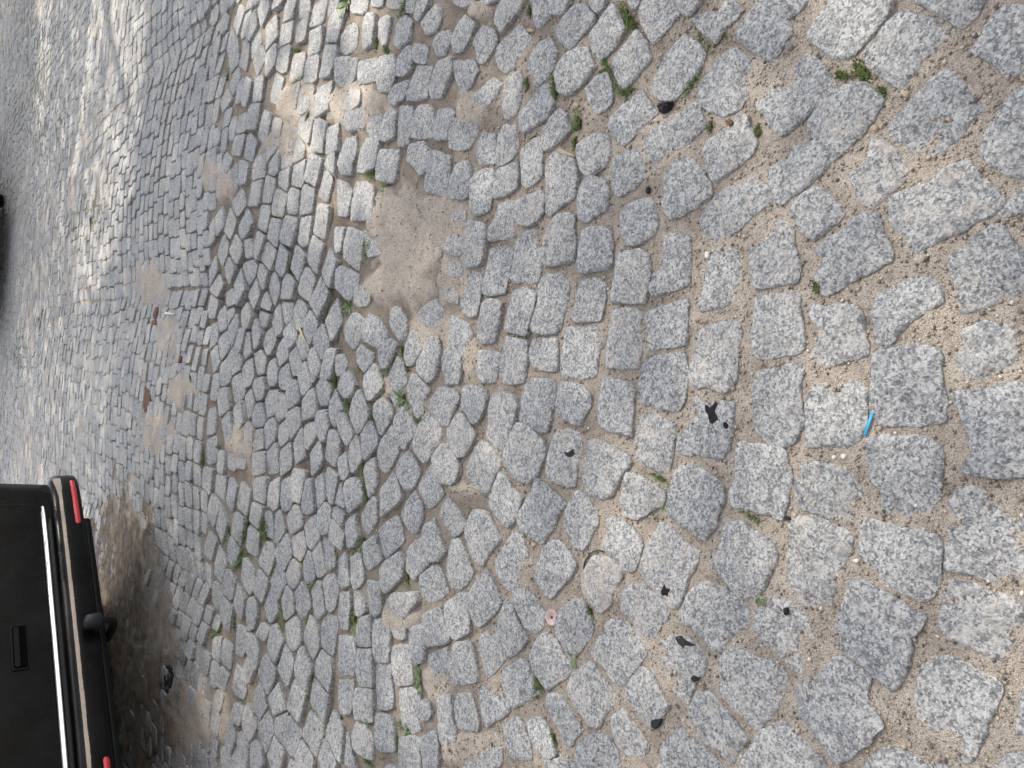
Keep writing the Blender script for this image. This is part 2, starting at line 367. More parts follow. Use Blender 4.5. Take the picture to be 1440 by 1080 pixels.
1280,1160 1300,1167 1323,1200 1335,1220 1323,1253 1303,1283 1280,1287 1257,1260 1253,1207
1347,1237 1373,1250 1407,1293 1403,1313 1390,1337 1370,1383 1350,1387 1313,1347 1303,1327 1317,1280
1447,1193 1470,1193 1493,1213 1527,1243 1533,1273 1520,1300 1507,1337 1480,1357 1440,1343 1420,1307 1413,1273 1430,1223
1560,1210 1593,1207 1630,1220 1637,1247 1623,1290 1613,1367 1580,1363 1543,1343 1537,1313 1543,1267 1553,1237
1653,1240 1680,1240 1713,1253 1760,1277 1770,1307 1747,1337 1713,1397 1693,1400 1647,1387 1633,1357 1643,1297 1650,1267
1403,1327 1420,1343 1440,1373 1470,1400 1453,1453 1427,1485 1407,1463 1377,1430 1373,1407 1390,1357
1510,1347 1533,1367 1587,1417 1570,1443 1553,1483 1523,1528 1507,1520 1460,1483 1460,1443 1483,1407 1497,1373
1600,1410 1617,1380 1650,1403 1677,1447 1677,1473 1660,1507 1640,1550 1620,1543 1590,1510 1583,1467 1587,1433
1330,1433 1367,1440 1390,1480 1407,1520 1380,1547 1357,1590 1347,1593 1323,1557 1307,1497 1317,1467
1270,1520 1293,1517 1303,1540 1317,1583 1330,1607 1313,1637 1290,1660 1263,1653 1250,1607 1260,1557
1447,1490 1463,1513 1477,1553 1493,1587 1477,1620 1440,1667 1423,1657 1393,1620 1380,1583 1407,1533
1557,1517 1580,1530 1607,1567 1620,1597 1600,1627 1573,1653 1547,1683 1530,1667 1503,1627 1510,1583 1527,1543
1673,1563 1710,1570 1740,1593 1747,1627 1723,1667 1717,1700 1687,1723 1657,1693 1637,1653 1637,1613 1657,1583
1370,1600 1380,1627 1397,1670 1410,1697 1393,1723 1347,1763 1333,1757 1317,1707 1320,1660 1343,1627
1477,1640 1493,1660 1513,1700 1533,1733 1520,1767 1500,1783 1473,1767 1457,1733 1443,1693 1447,1670
1423,1690 1440,1703 1457,1750 1480,1800 1460,1827 1427,1850 1413,1823 1400,1773 1407,1727
1580,1713 1613,1687 1637,1690 1650,1727 1668,1750 1650,1803 1607,1853 1590,1837 1570,1800 1557,1770 1563,1733
1340,1773 1390,1760 1410,1810 1423,1850 1397,1883 1367,1907 1353,1873 1337,1827
1280,1810 1327,1803 1337,1853 1343,1917 1293,1927 1267,1923 1260,1867
1510,1800 1533,1780 1563,1803 1583,1843 1608,1880 1580,1910 1540,1937 1520,1923 1497,1880 1490,1843
1467,1853 1480,1870 1493,1913 1513,1947 1480,1970 1440,1992 1427,1967 1413,1933 1407,1900 1433,1870
1400,1897 1407,1933 1430,1987 1423,2013 1393,2027 1367,2048 1353,2007 1343,1947 1357,1923
1280,1953 1320,1950 1333,1983 1343,2027 1343,2057 1307,2057 1280,2053 1267,2000
1650,1860 1667,1877 1697,1917 1730,1957 1727,1977 1703,2003 1677,2050 1657,2043 1620,1997 1593,1940 1607,1903 1630,1883
1537,1957 1573,1953 1593,1987 1627,2040 1630,2060 1613,2077 1607,2100 1590,2097 1570,2053 1547,2013 1537,1987
1477,2033 1507,2017 1530,2027 1547,2067 1563,2120 1547,2133 1520,2120 1493,2083
1407,2040 1453,2020 1467,2040 1487,2090 1493,2137 1467,2140 1433,2137 1413,2100
1300,2077 1360,2063 1393,2063 1407,2093 1407,2150 1373,2173 1300,2167 1297,2117
1670,2063 1707,2073 1730,2113 1743,2160 1713,2183 1633,2183 1617,2127 1623,2093
1533,2137 1580,2130 1613,2147 1617,2183 1533,2183
992,-15 1035,-15 1028,28 1015,40 992,38 985,28
1040,-15 1080,-15 1072,15 1060,20 1040,15
1085,-12 1132,-12 1128,18 1100,24 1085,20
1145,-5 1172,-8 1170,15 1165,38 1140,35
1178,-10 1208,-10 1205,15 1190,38 1180,59 1165,55 1170,25
1225,8 1238,20 1235,55 1222,85 1195,95 1182,65 1195,42
1032,38 1055,38 1055,70 1048,122 1022,140 1018,110 1020,65
1060,52 1080,42 1100,45 1092,80 1085,120 1070,125 1058,110 1058,75
992,62 1002,75 1001,112 998,135 968,152 952,145 955,100 970,78
950,165 980,160 1005,165 998,208 985,240 960,245 945,225
1010,172 1055,160 1058,190 1052,225 1008,240 1005,212
1068,162 1105,152 1110,185 1105,225 1100,252 1068,260 1060,225 1060,190
1120,55 1140,42 1158,55 1150,112 1120,138 1108,120 1112,82
1130,132 1150,125 1160,160 1152,200 1132,212 1108,212 1110,175 1120,150
1165,120 1200,125 1200,150 1190,180 1160,172 1158,140
1168,182 1210,185 1202,232 1198,272 1180,280 1142,282 1140,260 1152,225
1100,240 1145,220 1140,250 1132,278 1110,295 1092,290 1090,265
1230,92 1260,82 1270,102 1255,135 1248,155 1225,155 1220,135 1215,120
1232,172 1275,160 1275,200 1260,230 1240,272 1210,275 1202,252 1212,218
952,248 985,245 1018,255 1015,295 985,315 955,310
975,318 1010,302 1028,312 1022,358 980,370 968,352
1088,318 1102,310 1118,315 1110,352 1108,382 1080,400 1068,390 1072,350
1122,298 1155,298 1158,325 1150,370 1148,398 1130,411 1115,410 1116,370 1118,330
1175,298 1208,292 1215,320 1210,382 1175,391 1152,385 1150,358 1160,328
1225,308 1260,302 1280,320 1265,358 1255,392 1218,392 1212,375 1218,340
1032,320 1065,308 1070,332 1065,380 1040,388 1030,370 1030,340
1025,388 1068,382 1064,420 1055,470 1018,485 1000,482 1002,455 1010,420
970,388 998,382 1002,425 988,460 988,490 955,488 945,458 960,410
1068,420 1120,420 1120,445 1110,510 1095,515 1060,505 1060,460
1145,405 1185,395 1202,420 1200,470 1178,495 1160,468 1138,450
1205,430 1225,425 1265,440 1262,485 1258,542 1245,552 1210,542 1192,535 1200,490
992,510 1025,510 1048,525 1048,565 1046,620 1025,618 982,618 982,578
940,502 975,515 988,540 980,578 972,608 945,605
978,638 1018,652 1022,665 1012,695 1010,728 1000,762 982,745 960,725 962,695 970,665
960,748 982,758 1005,772 1000,810 985,842 970,840 945,810 948,760
940,640 968,638 965,665 960,702 945,715
1268,598 1308,590 1310,625 1278,645 1260,640
1255,670 1272,660 1305,670 1310,695 1292,720 1255,712 1250,690
1260,735 1290,732 1302,752 1292,780 1260,775
1195,695 1238,695 1242,720 1220,740 1198,730
998,802 1025,805 1038,825 1035,848 1028,860 1002,862 990,848 992,825
988,880 1000,880 1020,902 1012,940 998,978 985,980 968,955 965,922 978,895
1032,880 1055,892 1078,918 1085,945 1072,970 1058,978 1018,958 1014,932 1020,905
1095,868 1120,860 1140,898 1145,920 1135,955 1115,960 1095,928 1090,905
1010,968 1028,980 1048,995 1042,1020 1022,1050 1008,1035 998,1015 998,990
1075,960 1100,950 1115,970 1100,1008 1085,1035 1070,1035 1065,1005 1062,982
1150,930 1180,928 1198,945 1188,975 1158,1025 1145,1030 1135,1000 1140,965
1185,868 1222,840 1248,872 1250,905 1230,922 1182,915 1172,890
1200,945 1230,948 1242,970 1235,1010 1222,1060 1200,1075 1170,1042 1172,1015 1190,980
1112,1000 1135,1035 1142,1075 1125,1105 1110,1145 1095,1115 1082,1082 1088,1055
1048,1020 1060,1035 1078,1080 1065,1102 1045,1125 1032,1125 1018,1082 1020,1058
980,1038 998,1082 992,1105 982,1118 965,1120 945,1092 955,1062
945,1000 960,995 972,1022 960,1060 945,1055
1252,985 1282,975 1300,1010 1298,1042 1288,1080 1255,1080 1248,1045 1242,1018
1242,815 1268,805 1285,825 1282,855 1260,850 1242,840
1162,1048 1190,1078 1205,1098 1190,1130 1185,1170 1172,1180 1152,1152 1146,1122 1146,1082
1008,1095 1020,1118 1032,1155 1030,1178 1010,1210 998,1220 988,1190 979,1162 992,1115
1060,1122 1078,1120 1100,1152 1098,1172 1080,1202 1068,1225 1058,1210 1045,1165 1046,1140
1130,1142 1145,1158 1158,1185 1170,1208 1160,1228 1145,1240 1138,1262 1122,1258 1110,1220 1102,1188 1115,1160
1195,1158 1205,1162 1222,1185 1238,1215 1230,1240 1212,1272 1198,1300 1185,1298 1165,1265 1160,1245 1172,1205 1182,1175
1228,1088 1255,1090 1282,1100 1288,1122 1265,1172 1255,1198 1238,1195 1208,1160 1192,1140 1210,1112
1030,1182 1040,1192 1055,1230 1056,1255 1035,1278 1025,1295 1015,1280 1006,1225 1018,1198
1098,1195 1105,1215 1120,1265 1105,1298 1085,1332 1068,1320 1058,1270 1068,1238
998,1222 1005,1242 1018,1292 998,1330 988,1325 980,1280 982,1250
960,1158 975,1185 992,1220 978,1252 968,1250 958,1225 948,1192
1145,1268 1182,1325 1168,1358 1148,1382 1132,1370 1115,1335 1115,1305 1128,1288
1245,1248 1258,1255 1275,1280 1290,1298 1292,1330 1282,1352 1268,1362 1235,1358 1225,1325 1212,1292 1225,1265
1050,1285 1055,1318 1058,1355 1048,1385 1032,1402 1025,1368 1019,1320 1028,1302
978,1268 980,1305 985,1330 970,1350 955,1345 950,1292
1100,1328 1112,1350 1122,1378 1130,1400 1110,1422 1080,1445 1068,1452 1062,1382 1080,1355
1212,1300 1228,1352 1245,1390 1218,1422 1202,1432 1190,1412 1170,1378 1172,1362 1190,1328
972,1352 998,1342 1015,1358 1020,1408 998,1428 978,1442 968,1408 965,1372
1048,1395 1056,1408 1056,1468 1032,1500 1025,1505 1010,1482 1008,1448 1025,1420
1000,1445 1001,1480 1008,1510 995,1538 980,1540 972,1500 970,1470 982,1458
1165,1380 1172,1400 1185,1432 1188,1455 1170,1500 1150,1498 1132,1478 1118,1448 1138,1410
1115,1450 1120,1470 1132,1522 1095,1562 1080,1570 1070,1540 1060,1492 1080,1468
1242,1428 1262,1398 1278,1422 1298,1450 1312,1478 1290,1500 1272,1510 1258,1490 1238,1455
1220,1458 1230,1500 1238,1522 1250,1550 1232,1578 1210,1582 1195,1558 1188,1522 1190,1480
1055,1505 1060,1535 1072,1572 1055,1590 1030,1605 1020,1580 1020,1530
1180,1512 1190,1545 1205,1588 1180,1612 1165,1635 1140,1605 1140,1550 1160,1522
1120,1552 1135,1575 1130,1620 1105,1650 1082,1668 1070,1650 1068,1600 1085,1578
1008,1545 1014,1585 1022,1625 1008,1650 990,1658 982,1630 980,1570
970,1550 975,1590 982,1645 960,1658 945,1638 950,1575
1210,1592 1230,1590 1240,1620 1255,1668 1230,1690 1205,1702 1185,1682 1175,1645 1178,1620
1032,1632 1068,1640 1068,1680 1070,1720 1052,1735 1040,1730 1032,1682
1015,1672 1028,1695 1030,1720 1010,1735 1000,1728 998,1695 1000,1662
1108,1668 1168,1668 1178,1692 1152,1722 1140,1755 1140,1795 1115,1800 1102,1785 1080,1740 1085,1690
950,1668 978,1665 982,1702 980,1770 960,1770 950,1732
1012,1735 1038,1732 1042,1770 1042,1818 1005,1818 1000,1790 1002,1760
1050,1745 1090,1738 1095,1782 1090,1862 1058,1860 1048,1832 1046,1780
1008,1825 1046,1828 1048,1870 1048,1932 1012,1930 1002,1895 1002,1845
945,1790 975,1788 998,1798 1000,1832 992,1899 945,1900
1096,1818 1145,1815 1151,1858 1160,1925 1115,1930 1100,1900 1095,1858
1152,1765 1185,1755 1195,1795 1195,1832 1192,1862 1160,1868 1152,1840 1146,1800
1192,1725 1240,1708 1250,1740 1265,1795 1252,1812 1200,1820 1192,1782
1248,1698 1292,1668 1315,1670 1318,1720 1318,1782 1285,1795 1265,1792 1255,1750
1202,1842 1255,1820 1260,1858 1258,1915 1232,1930 1212,1925 1208,1892
1054,1868 1095,1870 1099,1928 1105,1990 1085,1998 1060,1992 1056,1952 1050,1905
950,1915 990,1915 992,1952 985,2010 960,2008 950,1965
1002,1935 1045,1940 1046,1990 1045,2030 1028,2032 998,2022 995,1978
1060,2008 1080,2008 1102,2020 1108,2065 1110,2112 1075,2116 1058,2100 1056,2050
1118,1942 1155,1935 1178,1955 1175,2015 1178,2060 1145,2062 1122,2040 1118,1990
1182,1968 1205,1972 1212,2002 1208,2025 1182,2028
998,2030 1022,2040 1045,2070 1045,2138 1018,2130 992,2102 988,2065
1122,2075 1155,2070 1178,2080 1180,2162 1120,2165 1119,2115
1182,2075 1228,2050 1232,2090 1235,2140 1230,2162 1185,2165 1180,2110
1228,1955 1268,1955 1275,2028 1290,2070 1275,2100 1240,2095 1230,2065"""
CENTRES="""496,538 550,601 633,468 658,501 683,484 725,468 717,542 671,572 754,534 771,455 804,451 800,497 838,492 879,480 917,518 938,455 783,568 825,563 862,559 904,622 812,647 854,651 771,655 742,613 692,634 650,630 662,705 629,705 725,688 754,718 700,755 646,755 671,809 608,805 717,822 738,776 792,734 833,738 883,713 942,676 929,751 767,813 808,813 858,797 896,838 646,851 746,859 600,859 575,830 617,622 596,655 571,672 579,718 554,730 533,676 517,630 504,697 483,613 467,638 454,713 438,722 438,672 425,647 412,630 425,597 442,588 412,472 433,484 421,534 454,534 479,534 525,555 538,592 479,734 496,755 517,701 600,768 558,784 521,784 508,813 475,830 538,889 544,960 579,918 600,943 625,898 646,877 658,927 692,893 719,939 742,889 754,956 783,902 804,877 817,935 842,889 871,922 850,972 792,989 692,968 627,968 604,1006 662,1014 729,1022 698,1048 762,1048 829,1018 800,1060 858,1060 879,1022 904,964 933,906 633,1048 667,1089 577,1052 604,1089 546,1014 546,1072 571,993 729,1093 700,1135 821,1106 790,1143 758,1135 729,1168 871,1143 908,1102 942,1152 904,1193 825,1189 760,1218 796,1222 727,1243 700,1235 671,1168 629,1127 562,1131 592,1185 635,1202 838,1252 871,1222 933,1260 883,1281 800,1285 767,1289 725,1293 592,1268 562,1206 529,1152 529,1202 496,1160 500,1243 533,1268 479,1281 467,1181 446,1081 446,1135 481,1060 483,1018 446,1018 425,1039 440,968 483,910 462,898 458,952 500,956 517,1035 417,931 417,1110 550,1315 500,1336 583,1352 533,1382 562,1407 496,1402 458,1436 617,1365 646,1386 600,1436 683,1402 729,1386 767,1394 804,1390 838,1369 867,1398 896,1382 927,1369 958,1407 954,1452 721,1444 779,1486 542,1461 569,1494 621,1473 667,1486 708,1519 517,1536 588,1536 479,1461 496,1523 650,1552 617,1590 750,1565 692,1623 550,1615 579,1648 733,1648 646,1648 608,1682 671,1690 538,1690 800,1557 838,1532 829,1465 875,1502 912,1457 946,1490 867,1598 896,1573 917,1557 825,1615 783,1636 925,1665 892,1686 846,1686 808,1694 758,1702 708,1723 567,1719 633,1719 479,1590 454,1507 425,1465 821,1781 875,1793 921,1785 908,1885 850,1881 804,1872 769,1806 750,1893 710,1831 673,1802 633,1843 604,1898 671,1927 725,1977 779,1977 833,1968 896,1968 700,2035 746,2056 821,2077 879,2060 946,2077 683,2106 721,2127 775,2122 854,2139 921,2139 667,2139 512,1843 608,1822 558,1748 475,1910 992,2035 988,2106 633,2143 646,2077 788,2043 892,38 942,75 883,112 925,167 875,196 833,192 825,267 862,279 908,279 954,292 896,383 858,367 812,25 854,25 762,92 804,92 850,75 762,167 796,167 725,162 775,246 725,250 692,258 658,233 746,358 712,325 679,354 650,362 638,283 775,371 700,421 671,400 767,421 817,400 842,417 717,125 688,154 658,158 708,75 742,25 671,54 629,67 600,42 562,54 650,121"""

# ------------------------------------------------------------------ paving data
def parse(t): return [(int(a) / 2, int(b) / 2) for a, b in (w.split(',') for w in t.split())]
POLYS = [parse(l) for l in TRACED.strip().splitlines()]
CENT = parse(CENTRES)

def hsh(i, j, k=0):
    n = (i * 374761393 + j * 668265263 + k * 1442695041) & 0xffffffff
    n = ((n ^ (n >> 13)) * 1274126177) & 0xffffffff
    return ((n ^ (n >> 16)) & 0xffff) / 65535.0

def vn(x, y, sc, seed=0):
    """smooth value noise, numpy, about -1..1"""
    X = np.asarray(x, float) * sc + 5000; Y = np.asarray(y, float) * sc + 5000
    i = np.floor(X).astype(np.int64); j = np.floor(Y).astype(np.int64); fx = X - i; fy = Y - j
    fx = fx * fx * (3 - 2 * fx); fy = fy * fy * (3 - 2 * fy)
    def h(a, b): return hsh(a, b, seed)
    v = (h(i, j) * (1 - fx) + h(i + 1, j) * fx) * (1 - fy) + (h(i, j + 1) * (1 - fx) + h(i + 1, j + 1) * fx) * fy
    return v * 2 - 1

def pixv(x, y, z=0.0):
    px = x; py = y; pz = z - CAM_H
    d = px * FWD[0] + py * FWD[1] + pz * FWD[2]
    d = np.where(d < .03, .03, d)
    return 720 + FPX * (px * cx[0] + py * cx[1] + pz * cx[2]) / d, 540 - FPX * (px * cy[0] + py * cy[1] + pz * cy[2]) / d

# sand drifts and washed-out joints, each where the photo has it: u, v, ru, rv, depth of the sand under the stone tops
PATCH = [(580, 345, 62, 78, -.006), (572, 400, 58, 40, -.007), (565, 300, 40, 30, -.002), (500, 150, 45, 30, -.001), (415, 145, 40, 30, -.0035), (395, 200, 36, 26, -.002),
         (620, 315, 30, 30, .0005), (640, 330, 30, 90, .003), (672, 14, 20, 16, -.004), (655, 150, 22, 30, -.002), (333, 618, 20, 34, -.002), (252, 548, 20, 26, -.003), (222, 608, 28, 34, -.0015),
         (216, 400, 26, 36, -.002), (240, 470, 20, 40, -.002), (318, 265, 14, 24, -.004), (300, 240, 24, 20, -.003), (262, 1010, 62, 70, -.002), (215, 900, 40, 90, -.0015), (195, 1000, 45, 120, -.003),
         (168, 850, 48, 170, -.008), (190, 800, 40, 110, -.004), (170, 760, 40, 80, -.004), (668, 1050, 34, 26, -.001), (560, 870, 22, 26, -.003), (640, 1055, 20, 24, -.004), (610, 965, 24, 30, -.001), (655, 690, 26, 14, -.004),
         (740, 815, 14, 26, -.001), (850, 825, 30, 24, .001), (700, 640, 14, 30, .001), (660, 505, 12, 30, -.003), (1090, 120, 40, 34, .0005), (1040, 305, 40, 24, .001), (925, 175, 46, 24, -.0005), (905, 225, 70, 34, .001),
         (1000, 345, 30, 20, .001), (1080, 330, 30, 22, .001), (1180, 320, 34, 24, .002), (560, 560, 40, 30, .003), (620, 470, 50, 30, .001),
         (400, 500, 80, 110, .028), (350, 430, 40, 90, .027), (430, 600, 60, 60, .025), (420, 690, 60, 50, .015), (350, 760, 60, 70, .012), (455, 470, 30, 80, .021), (520, 600, 40, 60, .019), (490, 660, 40, 60, .014),
         (400, 400, 50, 60, .015), (480, 350, 26, 70, .013), (540, 760, 50, 80, .011), (560, 710, 30, 50, .012), (500, 960, 30, 100, .010), (230, 220, 30, 70, .012), (190, 250, 34, 60, .016), (500, 40, 40, 40, .010), (560, 20, 40, 20, .010),
         (865, 45, 60, 50, .009), (720, 50, 60, 50, .009), (770, 100, 60, 60, .007), (680, 950, 60, 80, .006)]
DIRT_SHADE = [(150, 860, 75, 190, 1.0), (205, 1000, 45, 130, .75), (165, 780, 60, 90, .95), (235, 830, 30, 70, .30), (120, 980, 60, 200, 1.0), (5, 340, 10, 150, .9), (285, 960, 20, 30, .25), (360, 175, 14, 22, .35)]  # brown soil by the car, plus shade painted under the second car
MOSSP = [(165, 428, 9, 34), (515, 345, 6, 26), (465, 535, 10, 40), (372, 745, 9, 22), (350, 735, 22, 30), (340, 785, 10, 20), (484, 430, 10, 20), (519, 245, 11, 12), (450, 470, 9, 40), (405, 385, 9, 16), (875, 20, 12, 26), (777, 122, 8, 14),
         (1210, 100, 22, 12), (990, 55, 30, 20), (560, 560, 18, 10), (590, 585, 10, 18), (500, 770, 18, 14), (300, 885, 12, 8), (335, 1005, 8, 22), (455, 395, 10, 20), (110, 330, 20, 40), (25, 500, 16, 50), (140, 300, 40, 30), (40, 60, 40, 60),
         (752, 962, 10, 20), (520, 520, 20, 20), (385, 880, 20, 14), (355, 840, 20, 20), (440, 1010, 20, 20), (500, 880, 8, 20), (205, 240, 20, 26), (60, 160, 40, 60), (20, 130, 25, 60)]

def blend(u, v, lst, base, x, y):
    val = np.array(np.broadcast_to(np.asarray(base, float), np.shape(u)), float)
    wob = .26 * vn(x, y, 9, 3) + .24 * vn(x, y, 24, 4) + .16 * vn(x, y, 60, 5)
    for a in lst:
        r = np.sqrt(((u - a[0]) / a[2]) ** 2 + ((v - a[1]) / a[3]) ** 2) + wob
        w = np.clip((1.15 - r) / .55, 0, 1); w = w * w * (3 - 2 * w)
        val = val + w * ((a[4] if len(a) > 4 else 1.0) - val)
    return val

def sand_depth(x, y):
    x = np.asarray(x, float); y = np.asarray(y, float)
    u, v = pixv(x, y)
    base = .0042 + .0074 * np.clip((y - .7) / 1.2, 0, 1) - .0074 * np.clip((y - 3.6) / 2.5, 0, 1) + .0030 * np.clip((y - 2.5) / 2, 0, 1) * vn(x, y, 1.9, 41)
    d = blend(u, v, PATCH, base, x, y)
    return d + .0020 * vn(x, y, 22, 11) + .0011 * vn(x, y, 75, 12)

# ---- stone centres and orientations on the ground
GP = []                                    # traced outlines on the ground plane
for p in POLYS:
    q = [gnd(u, v) for u, v in p]
    a = sum(q[i - 1][0] * q[i][1] - q[i][0] * q[i - 1][1] for i in range(len(q)))
    if a < 0: q.reverse()
    mx = sum(t[0] for t in q) / len(q); my = sum(t[1] for t in q) / len(q)
    sc_ = 1.07 if my < .6 else (1.07 if my < 1.25 else 1.05)
    q = [(mx + (t[0] - mx) * sc_, my + (t[1] - my) * sc_) for t in q]
    GP.append((mx, my, q))

def inside(x, y, q):
    c = False
    for i in range(len(q)):
        x1, y1 = q[i]; x2, y2 = q[i - 1]
        if (y1 > y) != (y2 > y) and x < (x2 - x1) * (y - y1) / (y2 - y1) + x1: c = not c
    return c

class Grid:
    def __init__(s, c): s.c = c; s.d = {}
    def add(s, x, y, k): s.d.setdefault((int(x // s.c), int(y // s.c)), []).append((x, y, k))
    def near(s, x, y, r):
        a, b = int(x // s.c), int(y // s.c); m = int(r // s.c) + 1; out = []
        for i in range(a - m, a + m + 1):
            for j in range(b - m, b + m + 1):
                for t in s.d.get((i, j), ()):
                    dd = (t[0] - x) ** 2 + (t[1] - y) ** 2
                    if dd < r * r: out.append((dd, t))
        return out

G = Grid(.1)
PTS = []                                   # x, y, kind (0 traced, 1 seen centre, 2 laid in arcs), theta
for k, (x, y, q) in enumerate(GP): PTS.append([x, y, 0, 0.0, k]); G.add(x, y, k)
for u, v in CENT:
    if u < 290: continue
    x, y = gnd(u, v)
    if any(inside(x, y, t[2]) for t in GP if abs(t[0] - x) < .15 and abs(t[1] - y) < .15): continue
    k = len(PTS); PTS.append([x, y, 1, 0.0, k]); G.add(x, y, k)
for p in PTS:
    if p[2] != 1: continue
    c4 = s4 = 0.0
    for dd, t in sorted(G.near(p[0], p[1], .22))[1:7]:
        an = math.atan2(t[1] - p[1], t[0] - p[0]); w = 1 / (dd + .004)
        c4 += w * math.cos(4 * an); s4 += w * math.sin(4 * an)
    p[3] = math.atan2(s4, c4) / 4
WB = 1.25; PHM = .62; RB = WB / 2 / math.sin(PHM)      # segmental arcs: width of a bay, radius of its rows
LAT = {}; ya = -1.0; rows = []
while ya < 17.5: rows.append(ya); ya += .094 if ya < 5 else .104
for bay in range(-12, 13):
    xc = -.30 + bay * WB
    for ri, ya in enumerate(rows[:-1]):
        dy = rows[ri + 1] - ya; ph = -PHM
        nst = 13; w = [rnd.uniform(.78, 1.22) for _ in range(nst)]; tot = sum(w)
        for st in w:
            p0, p1 = ph, ph + st / tot * 2 * PHM; ph = p1; pm = (p0 + p1) / 2
            wob = .012 * math.sin(ya * 3.1 + bay)
            def P(f, t): return xc + wob + RB * math.sin(f), ya + RB * (math.cos(f) - 1) + t * dy
            x, y = P(pm, .5)
            if abs(x) > .72 * max(y, 0) + 1.0 or y < -.55 or y > 16.8: continue
            q = [P(p0, 0), P(p1, 0), P(p1, 1), P(p0, 1)]
            gp = .0036 if y < 5 else .0042; q2 = []
            for i in range(4):             # inset every side, then let the mason be a little careless
                ax, ay = q[i - 1]; bx, by = q[i]; cx_, cy_ = q[(i + 1) % 4]
                u1 = Vector((ax - bx, ay - by)).normalized(); u2 = Vector((cx_ - bx, cy_ - by)).normalized()
                sn = max(.3, abs(u1.x * u2.y - u1.y * u2.x)); v = (u1 + u2) * gp / sn
                q2.append((bx + v.x + rnd.gauss(0, .0022), by + v.y + rnd.gauss(0, .0022)))
            if y < 2.6 and sand_depth(x, y) < 0: continue
            if y < 5.6:
                near = G.near(x, y, .14)
                if any(dd < .070 ** 2 for dd, t in near if t[2] not in LAT): continue
                if any(inside(cx_, cy_, GP[t[2]][2]) for cx_, cy_ in q2 + [(x, y)] for dd, t in near if t[2] < len(GP)): continue
                if any((cx_ - t[0]) ** 2 + (cy_ - t[1]) ** 2 < .034 ** 2 for cx_, cy_ in q2 for dd, t in near if t[2] not in LAT and t[2] >= len(GP)): continue
            k = len(PTS); PTS.append([x, y, 2, -pm, k]); G.add(x, y, k); LAT[k] = q2

def clip(poly, nx, ny, d):
    out = []; n = len(poly)
    for i in range(n):
        ax, ay = poly[i - 1]; bx, by = poly[i]
        da = ax * nx + ay * ny - d; db = bx * nx + by * ny - d
        if (da <= 0) != (db <= 0):
            t = da / (da - db); out.append((ax + (bx - ax) * t, ay + (by - ay) * t))
        if db <= 0: out.append((bx, by))
    return out

def cell(p):
    x, y, kind, th, k = p
    nb = sorted(G.near(x, y, .19))
    nb = [t for t in nb if t[1][2] != k]
    if not nb: return None
    m = sum(math.sqrt(t[0]) for t in nb[:4]) / max(1, len(nb[:4]))
    a = min(.057, max(.036, m * .60)) * rnd.uniform(.94, 1.06); b = min(.057, max(.034, m * .58)) * rnd.uniform(.9, 1.06)
    c, s = math.cos(th), math.sin(th); sk = rnd.gauss(0, .10)
    poly = [(c * (i + sk * j) - s * j, s * (i + sk * j) + c * j) for i, j in ((-a, -b), (a * rnd.uniform(.88, 1.05), -b), (a, b * rnd.uniform(.88, 1.05)), (-a, b))]
    gap = (.0033 if y < 4 else .0036) + (.0030 * float(np.clip((sand_depth(x, y) - .011) / .008, 0, 1)) if y < 4 else 0)
    for dd, t in nb[:14]:
        dx, dy = t[0] - x, t[1] - y; L = math.sqrt(dd)
        off = L / 2 - gap
        if t[2] < len(GP):                 # keep clear of a traced neighbour's real outline
            q = GP[t[2]][2]; off = min(off + .02, min((px - x) * dx / L + (py - y) * dy / L for px, py in q) - .006)
        poly = clip(poly, dx / L, dy / L, off)
        if len(poly) < 3: return None
    ar = sum(poly[i - 1][0] * poly[i][1] - poly[i][0] * poly[i - 1][1] for i in range(len(poly))) / 2
    if ar < .0012: return None
    return [(x + px, y + py) for px, py in poly]

STONES = []                                # (cx, cy, outline, kind)
for p in PTS:
    q = GP[p[4]][2] if p[2] == 0 else (LAT[p[4]] if p[2] == 2 else cell(p))
    if q: STONES.append((p[0], p[1], q, p[2]))

def parea(q):
    s = [pix(x, y) for x, y in q]
    if any(t is None for t in s): return 0
    s = [(min(1440, max(0, t[0])), min(1080, max(0, t[1]))) for t in s]
    return abs(sum(s[i - 1][0] * s[i][1] - s[i][0] * s[i - 1][1] for i in range(len(s)))) / 2
order = sorted(range(len(STONES)), key=lambda i: -parea(STONES[i][2]))
TOP = [i for i in order[:300]]
TOPSET = set(TOP)

def tint_of(x, y, k):
    return float(np.clip(.5 + .30 * (hsh(k, 17) * 2 - 1) + .22 * vn(x, y, 1.6, 8), 0, 1))

def chaikin(q, t=.2):
    o = []
    for i in range(len(q)):
        ax, ay = q[i]; bx, by = q[(i + 1) % len(q)]
        o += [(ax + (bx - ax) * t, ay + (by - ay) * t), (bx + (ax - bx) * t, by + (ay - by) * t)]
    return o

def resample(q, n):
    q = np.array(q); nx = np.roll(q, -1, 0); L = np.hypot(*(nx - q).T); cum = np.r_[0, np.cumsum(L)]
    s = np.linspace(0, cum[-1], n, endpoint=False); i = np.clip(np.searchsorted(cum, s, 'right') - 1, 0, len(q) - 1)
    f = ((s - cum[i]) / np.maximum(L[i], 1e-9))[:, None]
    return q[i] * (1 - f) + nx[i] * f

